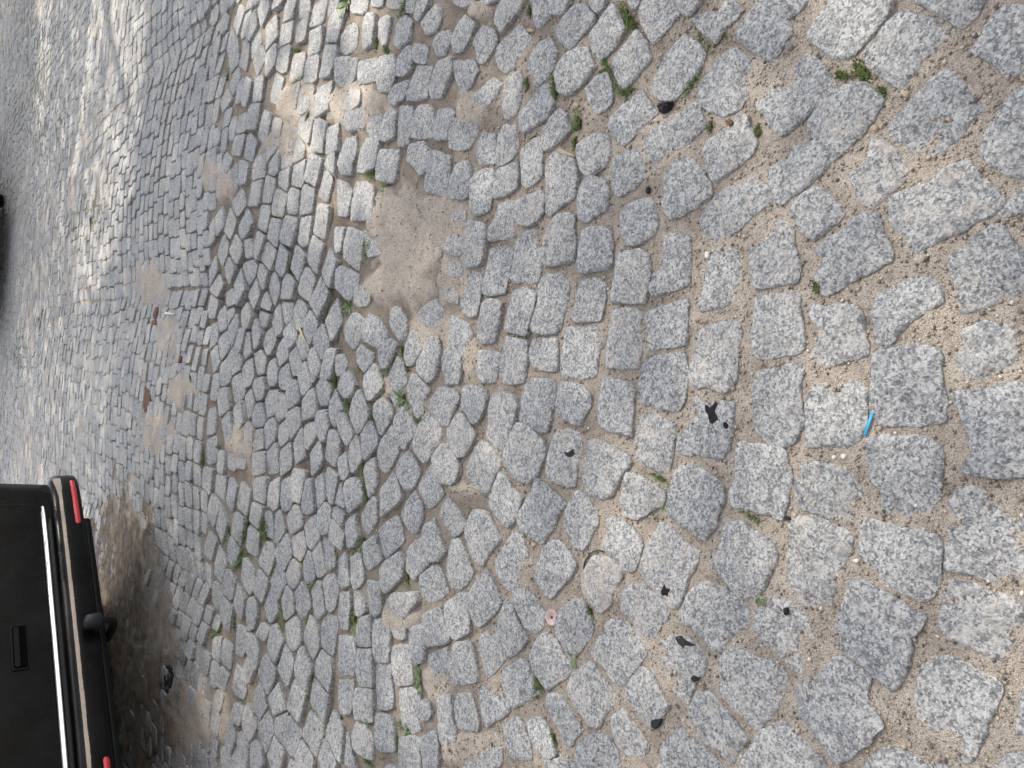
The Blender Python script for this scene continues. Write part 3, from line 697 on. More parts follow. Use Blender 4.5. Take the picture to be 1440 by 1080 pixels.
def stone_mesh(x, y, q, k, n, name='cobblestone'):
    """one stone: broken side walls, a worn edge and a rough, slightly domed top"""
    o = resample(chaikin(q, .13 if y < .9 else .06), n)
    if y >= .6:                            # keep the corners crisp
        for j in range(len(q)):
            a_, b_, c_ = (np.array(q[(j + d) % len(q)]) for d in (-1, 0, 1)); u_, v_ = a_ - b_, c_ - b_
            if np.dot(u_, v_) / max(1e-9, np.hypot(*u_) * np.hypot(*v_)) > -.75: o[np.argmin(((o - b_) ** 2).sum(1))] = b_ * .96 + .04 * np.array((x, y))
    o = o - (x, y)
    wx, wy = o[:, 0] + x, o[:, 1] + y
    rad = np.hypot(o[:, 0], o[:, 1]); dirn = o / np.maximum(rad, 1e-6)[:, None]
    sz = rad.mean()
    o = o + dirn * ((.0026 if y < .9 else .0015) * vn(wx, wy, 60, 21) + (.0018 if y < .9 else .0012) * vn(wx, wy, 150, 22))[:, None]
    rad = np.hypot(o[:, 0], o[:, 1])
    rg_ = 1.0 if y < 1.1 else 1.9
    proud = .0025 * rg_ * (hsh(k, 5) * 2 - 1); tx, ty = (hsh(k, 6) - .5) * .075 * rg_, (hsh(k, 7) - .5) * .075 * rg_
    edge = np.clip((.0034 if n > 30 else .0024) + .0026 * vn(wx, wy, 55, 23), .0012, .008)
    rings = [(o * 1.03, np.full(n, -.050)), (o * 1.01, -.012 - edge * .4), (o, -edge)]
    for ins, dz in (((.0016, -.40), (.0042, -.10)) if n > 30 else ((.0010, -.35), (.0026, -.08))):
        f = np.clip(1 - ins / np.maximum(rad, 1e-6), .3, 1)[:, None]; rings.append((o * f, edge * dz))
    for f in (.80, .62, .44, .26): rings.append((o * f, np.full(n, (1 - f) * .0022)))
    V = []
    for j, (p, z) in enumerate(rings):
        px, py = p[:, 0], p[:, 1]
        t = np.clip((j - 2) / 2.0, 0, 1)
        zz = z + px * tx + py * ty + t * ((.0026 if y < 1.1 else .0016) * vn(px + x, py + y, 26, 31) + .0014 * vn(px + x, py + y, 70, 32) + .0008 * vn(px + x, py + y, 160, 33))
        V.append(np.c_[px, py, zz + proud + Hf(px + x, py + y) - Hf(x, y)])
    V = np.vstack(V); m = len(rings)
    c = V[-n:].mean(0); V = np.vstack([V, c[None]])
    F = []
    for j in range(m - 1):
        for i in range(n):
            i2 = (i + 1) % n; F.append((j * n + i, j * n + i2, (j + 1) * n + i2, (j + 1) * n + i))
    F += [((m - 1) * n + i, (m - 1) * n + (i + 1) % n, m * n) for i in range(n)]
    me_o = link(name, V, F, MG, sharp=32)
    me_o.location = (x, y, float(Hf(x, y)))
    N = len(V); uu, vv = pixv(np.array([x]), np.array([y]))
    fattr(me_o.data, 'tint', np.full(N, tint_of(x, y, k)))
    du = hsh(k, 9) * .65 - .25 + (.35 if sand_depth(x, y) < .001 else 0)
    fattr(me_o.data, 'dust', np.full(N, du))
    fattr(me_o.data, 'dirt', np.full(N, float(blend(uu, vv, DIRT_SHADE, 0.0, np.array([x]), np.array([y]))[0])))
    return me_o

COBBLES = []
for r, i in enumerate(TOP):
    x, y, q, kind = STONES[i]
    n = 64 if r < 60 else (52 if r < 170 else 40)
    COBBLES.append((stone_mesh(x, y, q, i, n), x, y, q, i))

# every other stone of the street, too many to count
V, F, TI, DU, DI = [], [], [], [], []
rest = [i for i in range(len(STONES)) if i not in TOPSET]
rx = np.array([STONES[i][0] for i in rest]); ry = np.array([STONES[i][1] for i in rest])
ru, rv = pixv(rx, ry); rdirt_shade = blend(ru, rv, DIRT_SHADE, 0.0, rx, ry); rh = Hf(rx, ry); rsd = sand_depth(rx, ry)
for a, i in enumerate(rest):
    x, y, q, kind = STONES[i]; k = i
    if y < 7: q = chaikin(q, .08 + .10 * hsh(k, 3))
    fl = 1.0 if y < 4 else .62
    proud = .0050 * fl * (hsh(k, 5) * 2 - 1); tx, ty = (hsh(k, 6) - .5) * .15 * fl, (hsh(k, 7) - .5) * .15 * fl
    b = len(V); n = len(q); h0 = rh[a]
    for f, z in ((1.01, -.045), (1.0, -.0030), (.965, -.0008), (.87, 0.0)):
        for j, (px, py) in enumerate(q):
            ex, ey = (px - x) * f, (py - y) * f
            V.append((x + ex, y + ey, h0 + proud + z + ex * tx + ey * ty + (hsh(k * 31 + j, int(f * 50)) - .5) * .0035))
    for L in range(3):
        for j in range(n):
            j2 = (j + 1) % n; F.append((b + L * n + j, b + L * n + j2, b + (L + 1) * n + j2, b + (L + 1) * n + j))
    F.append(tuple(b + 3 * n + j for j in range(n)))
    m = 4 * n
    TI += [tint_of(x, y, k)] * m; DU += [hsh(k, 9) * .8 - .25 + .25 * min(1, max(0, (y - 3.5) / 3)) + (.3 if rsd[a] < .001 else 0)] * m; DI += [float(rdirt_shade[a])] * m
pav = link('cobblestone_paving', V, F, MG, sharp=32)
fattr(pav.data, 'tint', TI); fattr(pav.data, 'dust', DU); fattr(pav.data, 'dirt', DI)
tag(pav, 'grey granite cobbles of the street stretching away in arcs', 'cobblestones', kind='stuff')

# ---- the bed of sand and grit: one sheet out to the horizon
ys = [-60, -20, -6, -2.5, -1.2, -.8]; yv = -.55
while yv < 16.5: ys.append(yv); yv += .0042 + .0062 * max(0, yv - .25) ** 1.05
ys += [17, 18, 20, 24, 32, 50, 90, 180, 400]
ss = [-400, -60, -12, -4, -1.8, -1.35, -1.12] + list(np.linspace(-1, 1, 400)) + [1.12, 1.35, 1.8, 4, 12, 60, 400]
YY, SS = np.meshgrid(np.array(ys), np.array(ss), indexing='ij')
XX = SS * np.clip(.62 + .66 * np.clip(YY, 0, 17), .62, 12)
dd = sand_depth(XX, YY); core = (np.abs(SS) <= 1.0) & (YY > -.6) & (YY < 16.6)
ZZ = np.where(core, Hf(XX, YY) - dd, -.012)
ZZ = ZZ + np.where(core, .0007 * vn(XX, YY, 190, 14), 0)
nr, nc = YY.shape
idx = np.arange(nr * nc).reshape(nr, nc)
quads = np.stack([idx[:-1, :-1], idx[:-1, 1:], idx[1:, 1:], idx[1:, :-1]], -1).reshape(-1, 4)
me = bpy.data.meshes.new('ground')
me.vertices.add(nr * nc); me.vertices.foreach_set('co', np.stack([XX, YY, ZZ], -1).ravel().astype(np.float32))
me.loops.add(quads.size); me.loops.foreach_set('vertex_index', quads.ravel().astype(np.int32))
me.polygons.add(len(quads)); me.polygons.foreach_set('loop_start', np.arange(0, quads.size, 4, dtype=np.int32))
me.polygons.foreach_set('loop_total', np.full(len(quads), 4, np.int32)); me.update(calc_edges=True)
me.polygons.foreach_set('use_smooth', [True] * len(quads)); me.materials.append(MS)
UU, VV = pixv(XX, YY)
fattr(me, 'deep', np.where(core, np.clip((dd - .0028) / .016, 0, 1), 0).ravel())
fattr(me, 'moss', np.where(core, blend(UU, VV, MOSSP, 0.0, XX, YY), 0).ravel())
fattr(me, 'dirt', np.where(core, blend(UU, VV, DIRT_SHADE, 0.0, XX, YY), 0).ravel())  # soil, and the painted shade patch below the second car
gro = bpy.data.objects.new('ground', me); S.collection.objects.link(gro); tag(gro, kind='structure')

# ---- loose grit
OCT = np.array([(1, 0, 0), (0, 1, 0), (-1, 0, 0), (0, -1, 0), (0, 0, 1), (0, 0, -1)], float)
OF = np.array([(0, 1, 4), (1, 2, 4), (2, 3, 4), (3, 0, 4), (1, 0, 5), (2, 1, 5), (3, 2, 5), (0, 3, 5)])
rg = np.random.default_rng(5)
def grit(N, y0, y1, smin, smax, pw):
    y = y0 + (y1 - y0) * rg.random(N) ** pw; x = (rg.random(N) * 2 - 1) * (.42 + .56 * np.clip(y, 0, 9))
    s = smin + (smax - smin) * rg.random(N) ** 5
    return x, y, s
parts = [grit(90000, -.1, 1.5, .0006, .0040, 1.0), grit(34000, 1.2, 3.4, .001, .0042, 1.0), grit(5200, -.1, 1.5, .0016, .0046, 1.0), grit(700, -.1, 1.4, .0032, .0062, 1.0)]
gx = np.concatenate([p[0] for p in parts]); gy = np.concatenate([p[1] for p in parts]); gs = np.concatenate([p[2] for p in parts])
keep = np.ones(len(gx), bool)
gz = Hf(gx, gy) - sand_depth(gx, gy)
ang = rg.random(len(gx)) * 6.283; sq = rg.uniform(.6, 1.25, (len(gx), 3)); sq[:, 2] *= .7
co = OCT[None] * (gs[:, None, None] * sq[:, None, :]) * rg.uniform(.75, 1.2, (len(gx), 6, 1))
c_, s_ = np.cos(ang)[:, None], np.sin(ang)[:, None]
X2 = co[..., 0] * c_ - co[..., 1] * s_; Y2 = co[..., 0] * s_ + co[..., 1] * c_
co = np.stack([X2 + gx[:, None], Y2 + gy[:, None], co[..., 2] + gz[:, None] + gs[:, None] * .35], -1).reshape(-1, 3)
fi = (OF[None] + (np.arange(len(gx)) * 6)[:, None, None]).reshape(-1, 3)
me = bpy.data.meshes.new('gravel')
me.vertices.add(len(co)); me.vertices.foreach_set('co', co.ravel().astype(np.float32))
me.loops.add(fi.size); me.loops.foreach_set('vertex_index', fi.ravel().astype(np.int32))
me.polygons.add(len(fi)); me.polygons.foreach_set('loop_start', np.arange(0, fi.size, 3, dtype=np.int32))
me.polygons.foreach_set('loop_total', np.full(len(fi), 3, np.int32)); me.update(calc_edges=True)
me.materials.append(MGR); fattr(me, 'tint', np.repeat(rg.random(len(gx)) ** .9, 6))
me.polygons.foreach_set('use_smooth', [True] * len(fi))
gv = bpy.data.objects.new('gravel', me); S.collection.objects.link(gv); tag(gv, 'loose grit and tiny pebbles lying in the sandy joints', 'gravel', kind='stuff')

# ------------------------------------------------------------------ street trees overhead (out of the picture, they make the dappled shade)
SUNNY = [[(322, -30), (549, -30), (549, 60), (546, 150), (540, 235), (528, 300), (470, 345), (430, 330), (405, 260), (385, 180), (350, 110), (330, 40)],
         [(160, -30), (210, -30), (202, 150), (190, 260), (166, 335), (135, 405), (98, 395), (120, 285), (152, 150)],
         [(128, -30), (152, -30), (142, 100), (121, 165), (111, 245), (96, 260), (112, 150), (124, 60)],
         [(46, -30), (74, -30), (68, 100), (58, 190), (44, 200), (50, 100)]]
M_LEAF = leaf_mat('tree_leaf', (.035, .075, .018), (.085, .13, .035))
M_TRUNK = simple('tree_bark', (.12, .095, .07), .9, .4, 18)
def tree(x, y, zc, rad, n, label, lf=1.0):
    t = empty('street_tree', (x, y, 0))
    tag(t, label, 'tree', 'street trees along the road')
    r_ = random.Random(int(x * 100)); V, F = [], []
    rs = np.random.default_rng(int(x * 100 + y)); k = SUND / SUND.z
    i_ = np.arange(n); an, q_ = 6.2832 * ((i_ * .7548776662 + .3) % 1), rad * np.sqrt((i_ * .5698402910 + .1) % 1); P_ = np.stack([np.cos(an) * q_, np.sin(an) * q_, zc + rs.normal(0, .18, n) * rad], -1)
    cl = rs.random(n) < (.08 if lf == 1 else .0); cc = P_[rs.integers(0, 160, n)]; P_ = np.where(cl[:, None], cc + rs.normal(0, .3, (n, 3)), P_)
    gx_, gy_ = x + P_[:, 0] - k.x * P_[:, 2], y + P_[:, 1] - k.y * P_[:, 2]
    uu, vv = pixv(gx_, gy_); hit = np.zeros(n, bool)
    for q in SUNNY:
        c = np.zeros(n, bool)
        for i in range(len(q)):
            (xa, ya_), (xb, yb) = q[i], q[i - 1]
            if ya_ != yb: c ^= ((ya_ > vv) != (yb > vv)) & (uu < (xb - xa) * (vv - ya_) / (yb - ya_) + xa)
        hit |= c
    keep_ = ~(hit & (gy_ > .2) & (gy_ < 18) & (rs.random(n) < (.62 if lf == 1 else .90))); P_ = P_[keep_]; n = len(P_)
    A_ = rs.normal(0, 1, (n, 3)) * (1, 1, .55); A_ /= np.linalg.norm(A_, axis=1)[:, None]
    B_ = np.cross(A_, rs.normal(0, .6, (n, 3)) + (0, 0, 1)); B_ /= np.linalg.norm(B_, axis=1)[:, None]
    L_ = rs.uniform(.045, .07, (n, 1)) * lf; w_ = rs.uniform(.026, .042, (n, 1)) * lf
    V = np.stack([P_ - A_ * L_, P_ + B_ * w_ - A_ * L_ * .1, P_ + A_ * L_, P_ - B_ * w_ - A_ * L_ * .1], 1).reshape(-1, 3)
    F = np.arange(n * 4).reshape(-1, 4).tolist()
    link('crown', V, F, M_LEAF, t, smooth=False)
    bm = bmesh.new()
    def limb(p0, p1, r0, r1, seg=5):
        p0, p1 = Vector(p0), Vector(p1); d = (p1 - p0).normalized(); u = d.orthogonal().normalized(); w = d.cross(u); prev = None
        for s in range(seg + 1):
            f = s / seg; c = p0.lerp(p1, f) + Vector((math.sin(f * 5 + x), math.cos(f * 4 + y), 0)) * .06 * f * (1 - f) * 4
            ring = [bm.verts.new(c + (u * math.cos(q * .785) + w * math.sin(q * .785)) * (r0 + (r1 - r0) * f)) for q in range(8)]
            if prev:
                for q in range(8): bm.faces.new((prev[q], prev[(q + 1) % 8], ring[(q + 1) % 8], ring[q]))
            prev = ring
    limb((0, 0, -.2), (.1, .05, zc - rad * .45), .24, .15, 8)
    for an in (3.3, 4.0, 4.7, 5.4, 6.0):
        limb((.1, .05, zc - rad * .45), (math.cos(an) * rad * .6, math.sin(an) * rad * .6, zc + r_.uniform(-.3, .9)), .09 * lf, .02)
    link_bm('trunk', bm, M_TRUNK, t, True)
tree(8.8, 6.1, 12.0, 5.3, 66000, 'tall leafy street tree whose thin crown shades the cobbles nearest the camera', .78)
tree(8.4, 11.2, 8.2, 6.2, int(TREE_N * .95), 'leafy street tree shading the middle of the road, thin sunny gaps in its crown')
tree(6.6, 18.6, 8.4, 5.2, int(TREE_N * .75), 'leafy street tree shading the far end of the road')

# ------------------------------------------------------------------ unseen building added at the photographer's back to block the sky there
M_PLASTER = simple('plaster', (.15, .12, .095), .9, .12, 6)
M_TILE = simple('roof_tile', (.20, .075, .05), .8, .3, 9)
M_FRAME = simple('painted_frame', (.62, .61, .58), .5, .08, 20)
M_PANE = simple('window_pane', (.02, .025, .03), .05, .1, 3)
M_DOOR = simple('door_wood', (.10, .055, .03), .5, .3, 12)
def box(bm, x0, x1, y0, y1, z0, z1):
    bmesh.ops.create_cube(bm, size=1, matrix=Matrix.Translation(((x0 + x1) / 2, (y0 + y1) / 2, (z0 + z1) / 2)) @ Matrix.Diagonal((x1 - x0, y1 - y0, z1 - z0, 1)))
def added_house():
    h = empty('added_house', (-4.0, -3.2, 0), R(-14)); tag(h, 'plain brown plastered building added out of view, blocking the sky behind the camera', 'added_house')
    bm = bmesh.new(); box(bm, -11, 8, -7, 0, -.2, 8.2); box(bm, -11.02, 8.02, -.1, .05, -.2, .6); link_bm('wall', bm, M_PLASTER, h)
    V = [(-11.4, .5, 8.0), (8.4, .5, 8.0), (8.4, -3.5, 11.4), (-11.4, -3.5, 11.4), (-11.4, -7.5, 8.0), (8.4, -7.5, 8.0)]
    link('roof', V, [(0, 1, 2, 3), (3, 2, 5, 4), (0, 3, 4), (1, 5, 2)], M_TILE, h, smooth=False)
    for zf in (1.1, 4.2):
        for wx in (-9.2, -6.4, -3.6, -.8, 2.0, 4.8):
            if zf < 2 and wx == -.8: continue
            bm = bmesh.new(); box(bm, wx, wx + 1.2, 0.0, .07, zf, zf + .08); box(bm, wx, wx + 1.2, 0.0, .07, zf + 1.6, zf + 1.68); box(bm, wx, wx + .08, 0.0, .068, zf + .08, zf + 1.6); box(bm, wx + 1.12, wx + 1.2, 0.0, .068, zf + .08, zf + 1.6); box(bm, wx + .57, wx + .63, 0.0, .06, zf + .08, zf + 1.6)
            w = link_bm('window', bm, M_FRAME, h); bm = bmesh.new(); box(bm, wx + .08, wx + 1.12, .005, .03, zf + .08, zf + 1.6); link_bm('pane', bm, M_PANE, w)
    bm = bmesh.new(); box(bm, -.7, .4, .0, .06, .0, 2.2); d = link_bm('door', bm, M_DOOR, h); bm = bmesh.new(); box(bm, .24, .30, .06, .12, 1.0, 1.12); link_bm('handle', bm, M_FRAME, d)
added_house()

# ------------------------------------------------------------------ parked car
def paint(name, col, rough, coat=.6):
    n = NT(name); v = n.noise(7, 5, .6, n.pos())
    dirtv = n.ramp(n.noise(35, 6, .65, n.pos()), [(.52, 0.0), (.85, .10)])
    return n.out(n.mix(dirtv, col, (.10, .085, .065)), n.ramp(v, [(.3, rough * .8), (.7, rough * 1.5)]), Coat_Weight=coat, Coat_Roughness=.06, Specular_IOR_Level=.22)
M_PAINT = paint('black_paint', (.0016, .0017, .0019), .26, .04)
M_PLAST = simple('black_plastic', (.006, .006, .0065), .5, .3, 60, Specular_IOR_Level=.18)
M_RUB = simple('tyre_rubber', (.010, .010, .010), .85, .3, 90, Specular_IOR_Level=.15)
M_RIM = simple('wheel_alloy', (.35, .35, .36), .3, .1, 20, Metallic=1.0)
M_CHROME = simple('chrome', (.86, .87, .89), .30, .03, 40, Metallic=1.0)
M_GLASSD = simple('tinted_window', (.012, .014, .016), .05, .05, 4)
def reflector_mat():
    n = NT('red_reflector'); v = n.vor(700, n.pos(), 'Distance')
    return n.out(n.mix(n.ramp(v, [(.1, 0.0), (.7, 1.0)]), (.50, .012, .025), (.66, .03, .045)), .25, n.bump(v, .3, .001), Coat_Weight=.4)
M_RED = reflector_mat()
def scuff_mat():
    n = NT('scuffed_paint'); P = n.pos()
    c = n.mix(n.noise(40, 5, .6, P), (.36, .285, .22), (.52, .44, .36))
    c = n.mix(n.ramp(n.noise(140, 5, .7, P), [(.60, 0.0), (.68, .85)]), c, (.02, .02, .022))
    return n.out(c, .7, n.bump(n.noise(160, 4, .6, P), .3, .001))
M_SCUFF = scuff_mat()

def sweep(path, sec, closed=False):
    """section (outward, z) swept along a plan path; outward is to the right of travel"""
    V, F = [], []; n = len(path); m = 0
    for i, (x, y) in enumerate(path):
        a = path[max(i - 1, 0)]; b = path[min(i + 1, n - 1)]
        t = Vector((b[0] - a[0], b[1] - a[1])).normalized(); nx, ny = t.y, -t.x
        se = sec(i) if callable(sec) else sec
        m = len(se)
        for e, z in se: V.append((x + nx * e, y + ny * e, z))
    for i in range(n - 1):
        for j in range(m - 1):
            F.append((i * m + j, (i + 1) * m + j, (i + 1) * m + j + 1, i * m + j + 1))
    return V, F

def smooth_path(pts, n):
    q = pts
    for _ in range(3):
        o = [q[0]]
        for i in range(len(q) - 1):
            (ax, ay), (bx, by) = q[i], q[i + 1]; o += [(ax * .75 + bx * .25, ay * .75 + by * .25), (ax * .25 + bx * .75, ay * .25 + by * .75)]
        q = o + [q[-1]]
    return q
HALF = [(0, -.004), (.40, 0), (.66, .008), (.80, .028), (.885, .085), (.915, .20), (.918, .42), (.918, .50)]
BPATH = smooth_path([(-x, y) for x, y in HALF[::-1]] + HALF[1:], 0)      # left to right across the back; outward = towards -y

def loft(secs, mats, name, parent, cap=True):
    V, F = [], []; m = len(secs[0])
    for s in secs: V += s
    for i in range(len(secs) - 1):
        for j in range(m):
            j2 = (j + 1) % m; F.append((i * m + j, i * m + j2, (i + 1) * m + j2, (i + 1) * m + j))
    if cap: F += [tuple(range(m))[::-1], tuple((len(secs) - 1) * m + j for j in range(m))]
    o = link(name, V, F, mats, parent, smooth=False)
    md = o.modifiers.new('bevel', 'BEVEL'); md.width = .018; md.segments = 3; md.limit_method = 'ANGLE'; md.angle_limit = R(28)
    return o

def plate(name, cx_, cz_, w, h, y, th, rad, mat, parent, ny=-1):
    """rounded plate standing in the rear plane"""
    bm = bmesh.new(); pts = []
    for sx, sz, a0 in ((1, 1, 0), (-1, 1, 90), (-1, -1, 180), (1, -1, 270)):
        for k in range(6):
            a = R(a0 + k * 18); pts.append((cx_ + sx * (w / 2 - rad) + rad * math.cos(a), cz_ + sz * (h / 2 - rad) + rad * math.sin(a)))
    f = [bm.verts.new((x, y, z)) for x, z in pts]; b = [bm.verts.new((x, y + th, z)) for x, z in pts]
    bm.faces.new(f); bm.faces.new(b[::-1])
    for i in range(len(pts)): bm.faces.new((f[i], f[i - 1], b[i - 1], b[i]))
    o = link_bm(name, bm, mat, parent); md = o.modifiers.new('bevel', 'BEVEL'); md.width = min(.004, th * .4); md.segments = 2
    return o

def make_car(loc, rz, label, group):
    car = empty('parked_car', loc, rz); tag(car, label, 'car', group)
    def sec(y, w, zb, zt, wt):
        h = [(w * .90, zb), (w * .985, zb + .10), (w, zb + (zt - zb) * .45), (w * .985, zt - .10), (wt, zt)]
        return [(x, y, z) for x, z in h] + [(-x, y, z) for x, z in h[::-1]]
    body = loft([sec(.062, .795, .40, .95, .74), sec(.09, .845, .36, .97, .78), sec(.15, .878, .33, .98, .81), sec(.45, .885, .30, .98, .82), sec(2.6, .885, .27, .96, .82),
                 sec(3.4, .87, .27, .90, .79), sec(3.75, .82, .29, .82, .70), sec(3.92, .68, .34, .72, .58)], M_PAINT, 'body', car)
    def csec(y, w, wt, z0, z1): return [(w, y, z0), (wt, y, z1), (-wt, y, z1), (-w, y, z0)]
    roof = loft([csec(.16, .74, .60, .95, 1.02), csec(.30, .75, .58, .95, 1.44), csec(.55, .76, .58, .95, 1.50), csec(1.7, .76, .58, .95, 1.52), csec(2.2, .75, .56, .94, 1.46), csec(2.85, .73, .60, .92, 1.0)], M_PAINT, 'roof', car)
    gate = plate('tailgate', 0, .735, 1.38, .50, .048, .03, .05, M_PAINT, car)
    fr = plate('handle', -.012, .603, .196, .060, .0415, .0075, .012, M_PLAST, gate)
    plate('handle_recess', -.012, .603, .180, .047, .0392, .003, .009, simple('recess_black', (.001, .001, .001), .7, Specular_IOR_Level=.05), fr)
    plate('handle_grip', -.012, .613, .170, .018, .0365, .004, .006, M_PLAST, fr)
    # bright strip along the bottom of the tailgate
    cpath = [(x * .80, y * .5 + .034) for x, y in BPATH if abs(x) < .845 and y < .10]
    V, F = sweep(cpath, [(-.004, .4965), (.002, .4955), (.0085, .490), (.0115, .4845), (.0105, .480), (.004, .477), (-.004, .477)])
    link('chrome_strip', V, F, M_CHROME, car)
    V, F = sweep([(x, y + .03) for x, y in cpath], [(-.03, .476), (.012, .474), (.010, .468), (.014, .462), (.014, .440), (-.04, .438)])
    link('tailgate_lip', V, F, M_PAINT, car)
    bsec = [(-.09, .452), (-.045, .455), (-.020, .450), (-.006, .439), (.000, .4275), (.003, .420), (.0045, .409), (.005, .400), (.006, .360), (.003, .344), (-.006, .336), (-.05, .331), (-.12, .335)]
    V, F = sweep(BPATH, bsec); bump = link('bumper', V, F, M_PAINT, car)
    spath = [p for p in BPATH if p[0] < .835 and p[1] < .09]
    ns = len(spath)
    # resample finely so that the worn edge is ragged
    sp = []
    for i in range(ns - 1):
        for k in range(6): f = k / 6; sp.append((spath[i][0] * (1 - f) + spath[i + 1][0] * f, spath[i][1] * (1 - f) + spath[i + 1][1] * f))
    def ssec(i):
        x = sp[i][0]; wide = .012 * max(0, min(1, (x - .70) / .09)); j1 = .0016 * (hsh(i, 3) - .5); j2 = .0016 * (hsh(i, 5) - .5) + .0006 * math.sin(i * .23 + 1)
        return [(.0012, .4265 + wide + min(0, j1)), (.0050, .420), (.0064, .4135 + j2 - wide * .4)]
    V, F = sweep(sp, ssec); link('scuffed_edge', V, F, M_SCUFF, bump)
    for side in (1, -1):
        rp = []
        rs = [p for p in BPATH if .50 < p[0] * side and p[1] < .16]
        fine = []
        for i in range(len(rs) - 1):
            for k in range(8): f = k / 8; fine.append((rs[i][0] * (1 - f) + rs[i + 1][0] * f, rs[i][1] * (1 - f) + rs[i + 1][1] * f))
        fine = [p for p in fine if .528 < p[0] * side < .798]
        if side < 0: fine.sort()
        N = len(fine)
        def rsec(i):
            e = min(i, N - 1 - i); r = .004 * max(0, 1 - e / 3.0)
            return [(.004, .375 - r), (.0088, .3735 - r), (.0100, .364), (.0088, .354 + r), (.004, .3525 + r)]
        V, F = sweep(fine, rsec); link('reflector', V, F, M_RED, bump)
    # lower valance between the reflectors
    vp = [(x, y + .012) for x, y in BPATH if abs(x) < .60]
    V, F = sweep(vp, [(-.02, .336), (-.006, .334), (-.007, .320), (-.014, .306), (-.05, .300), (-.20, .302)]); link('valance', V, F, M_PLAST, car)
    # tow bar with a capped ball
    bm = bmesh.new(); prev = None
    tow = [(0, .10, .285, .017), (0, .0, .280, .017), (0, -.03, .286, .016), (0, -.052, .300, .016), (0, -.058, .325, .015), (0, -.058, .345, .014)]
    for x, y, z, r in tow:
        ring = [bm.verts.new((x + r * math.cos(a * .628), y + r * math.sin(a * .628) * (.3 if z > .3 else 0) , z + (r * math.sin(a * .628) if z <= .3 else 0))) for a in range(10)]
        if prev:
            for q in range(10): bm.faces.new((prev[q], prev[(q + 1) % 10], ring[(q + 1) % 10], ring[q]))
        prev = ring
    hitch = link_bm('tow_bar', bm, M_PLAST, car, True)
    bm = bmesh.new(); prev = None
    for z, r in ((.338, .026), (.342, .031), (.372, .031), (.388, .029), (.396, .020), (.398, .004)):
        ring = [bm.verts.new((r * math.cos(a * .3927), -.058 + r * math.sin(a * .3927), z)) for a in range(16)]
        if prev:
            for q in range(16): bm.faces.new((prev[q], prev[(q + 1) % 16], ring[(q + 1) % 16], ring[q]))
        prev = ring
    bm.faces.new(prev); link_bm('ball_cap', bm, simple('navy_rubber', (.010, .012, .017), .55, .2, 50), hitch, True)
    # tail lamps, windows, wheels, underside
    for s in (1, -1):
        lamp = plate('tail_lamp', s * .765, .79, .075, .26, .068, .04, .02, M_RED, car)
        for y0, y1 in ((.62, 1.42), (1.5, 2.4)):
            zz = 1.40; V = [(s * .768, y0, .99), (s * .768, y1, .985), (s * .602, y1 - .08 if y1 < 2 else y1 - .42, zz), (s * .602, y0 + .1, zz)]
            link('side_window', V, [(0, 1, 2, 3)], M_GLASSD, car, smooth=False)
        for wy in (1.3, 3.2):
            w = empty('wheel'); w.parent = car; w.location = (s * .74, wy, .305)
            V, F = [], []; prof = [(.19, -.085), (.27, -.09), (.298, -.075), (.305, -.03), (.305, .03), (.298, .075), (.27, .09), (.19, .085)]
            for a in range(32):
                for r, x in prof: V.append((x, r * math.cos(a * math.pi / 16), r * math.sin(a * math.pi / 16)))
            m = len(prof)
            for a in range(32):
                for j in range(m - 1): b = ((a + 1) % 32) * m; F.append((a * m + j, a * m + j + 1, b + j + 1, b + j))
            link('tyre', V, F, M_RUB, w)
            bm = bmesh.new(); rim = []
            for q in range(5):
                a = q * 2 * math.pi / 5
                for da, r in ((-.30, .06), (-.16, .185), (.16, .185), (.30, .06)): rim.append(bm.verts.new((s * .075, r * math.cos(a + da), r * math.sin(a + da))))
                bm.faces.new(rim[-4:])
            c = [bm.verts.new((s * .08, .07 * math.cos(a * .523), .07 * math.sin(a * .523))) for a in range(12)]; bm.faces.new(c)
            o1 = [bm.verts.new((s * .07, .20 * math.cos(a * .2618), .20 * math.sin(a * .2618))) for a in range(24)]
            o2 = [bm.verts.new((s * .078, .178 * math.cos(a * .2618), .178 * math.sin(a * .2618))) for a in range(24)]
            for a in range(24): bm.faces.new((o1[a], o1[a - 1], o2[a - 1], o2[a]))
            link_bm('rim', bm, M_RIM, w)
    V = [(-.55, 0.20, 1.42), (.55, .20, 1.42), (.64, .155, 1.03), (-.64, .155, 1.03)]
    link('rear_window', [(x, y - .03 + (.10 if z > 1.2 else 0), z) for x, y, z in V], [(0, 1, 2, 3)], M_GLASSD, car, smooth=False)
    bm = bmesh.new(); bmesh.ops.create_cube(bm, size=1, matrix=Matrix.Translation((-.03, 2.2, .255)) @ Matrix.Diagonal((1.66, 3.0, .15, 1)))
    link_bm('underside', bm, M_PLAST, car)
    return car

CAR_A = R(48.03); dcx, dcy = math.cos(CAR_A), math.sin(CAR_A)
CARP = (-1.1278 - .022 * dcx, 3.3924 - .022 * dcy)
make_car((*CARP, 0), CAR_A, 'black parked car seen from behind, chrome strip and two red bumper reflectors', 'parked cars')
# a second car across the street: only the shade under its corner reaches the picture
P2 = gnd(24, 288)
make_car((P2[0] - .85 * math.cos(R(-14)), P2[1] - .85 * math.sin(R(-14)), 0), R(-14), 'dark parked car across the street, only the shade beneath its corner showing', 'parked cars')

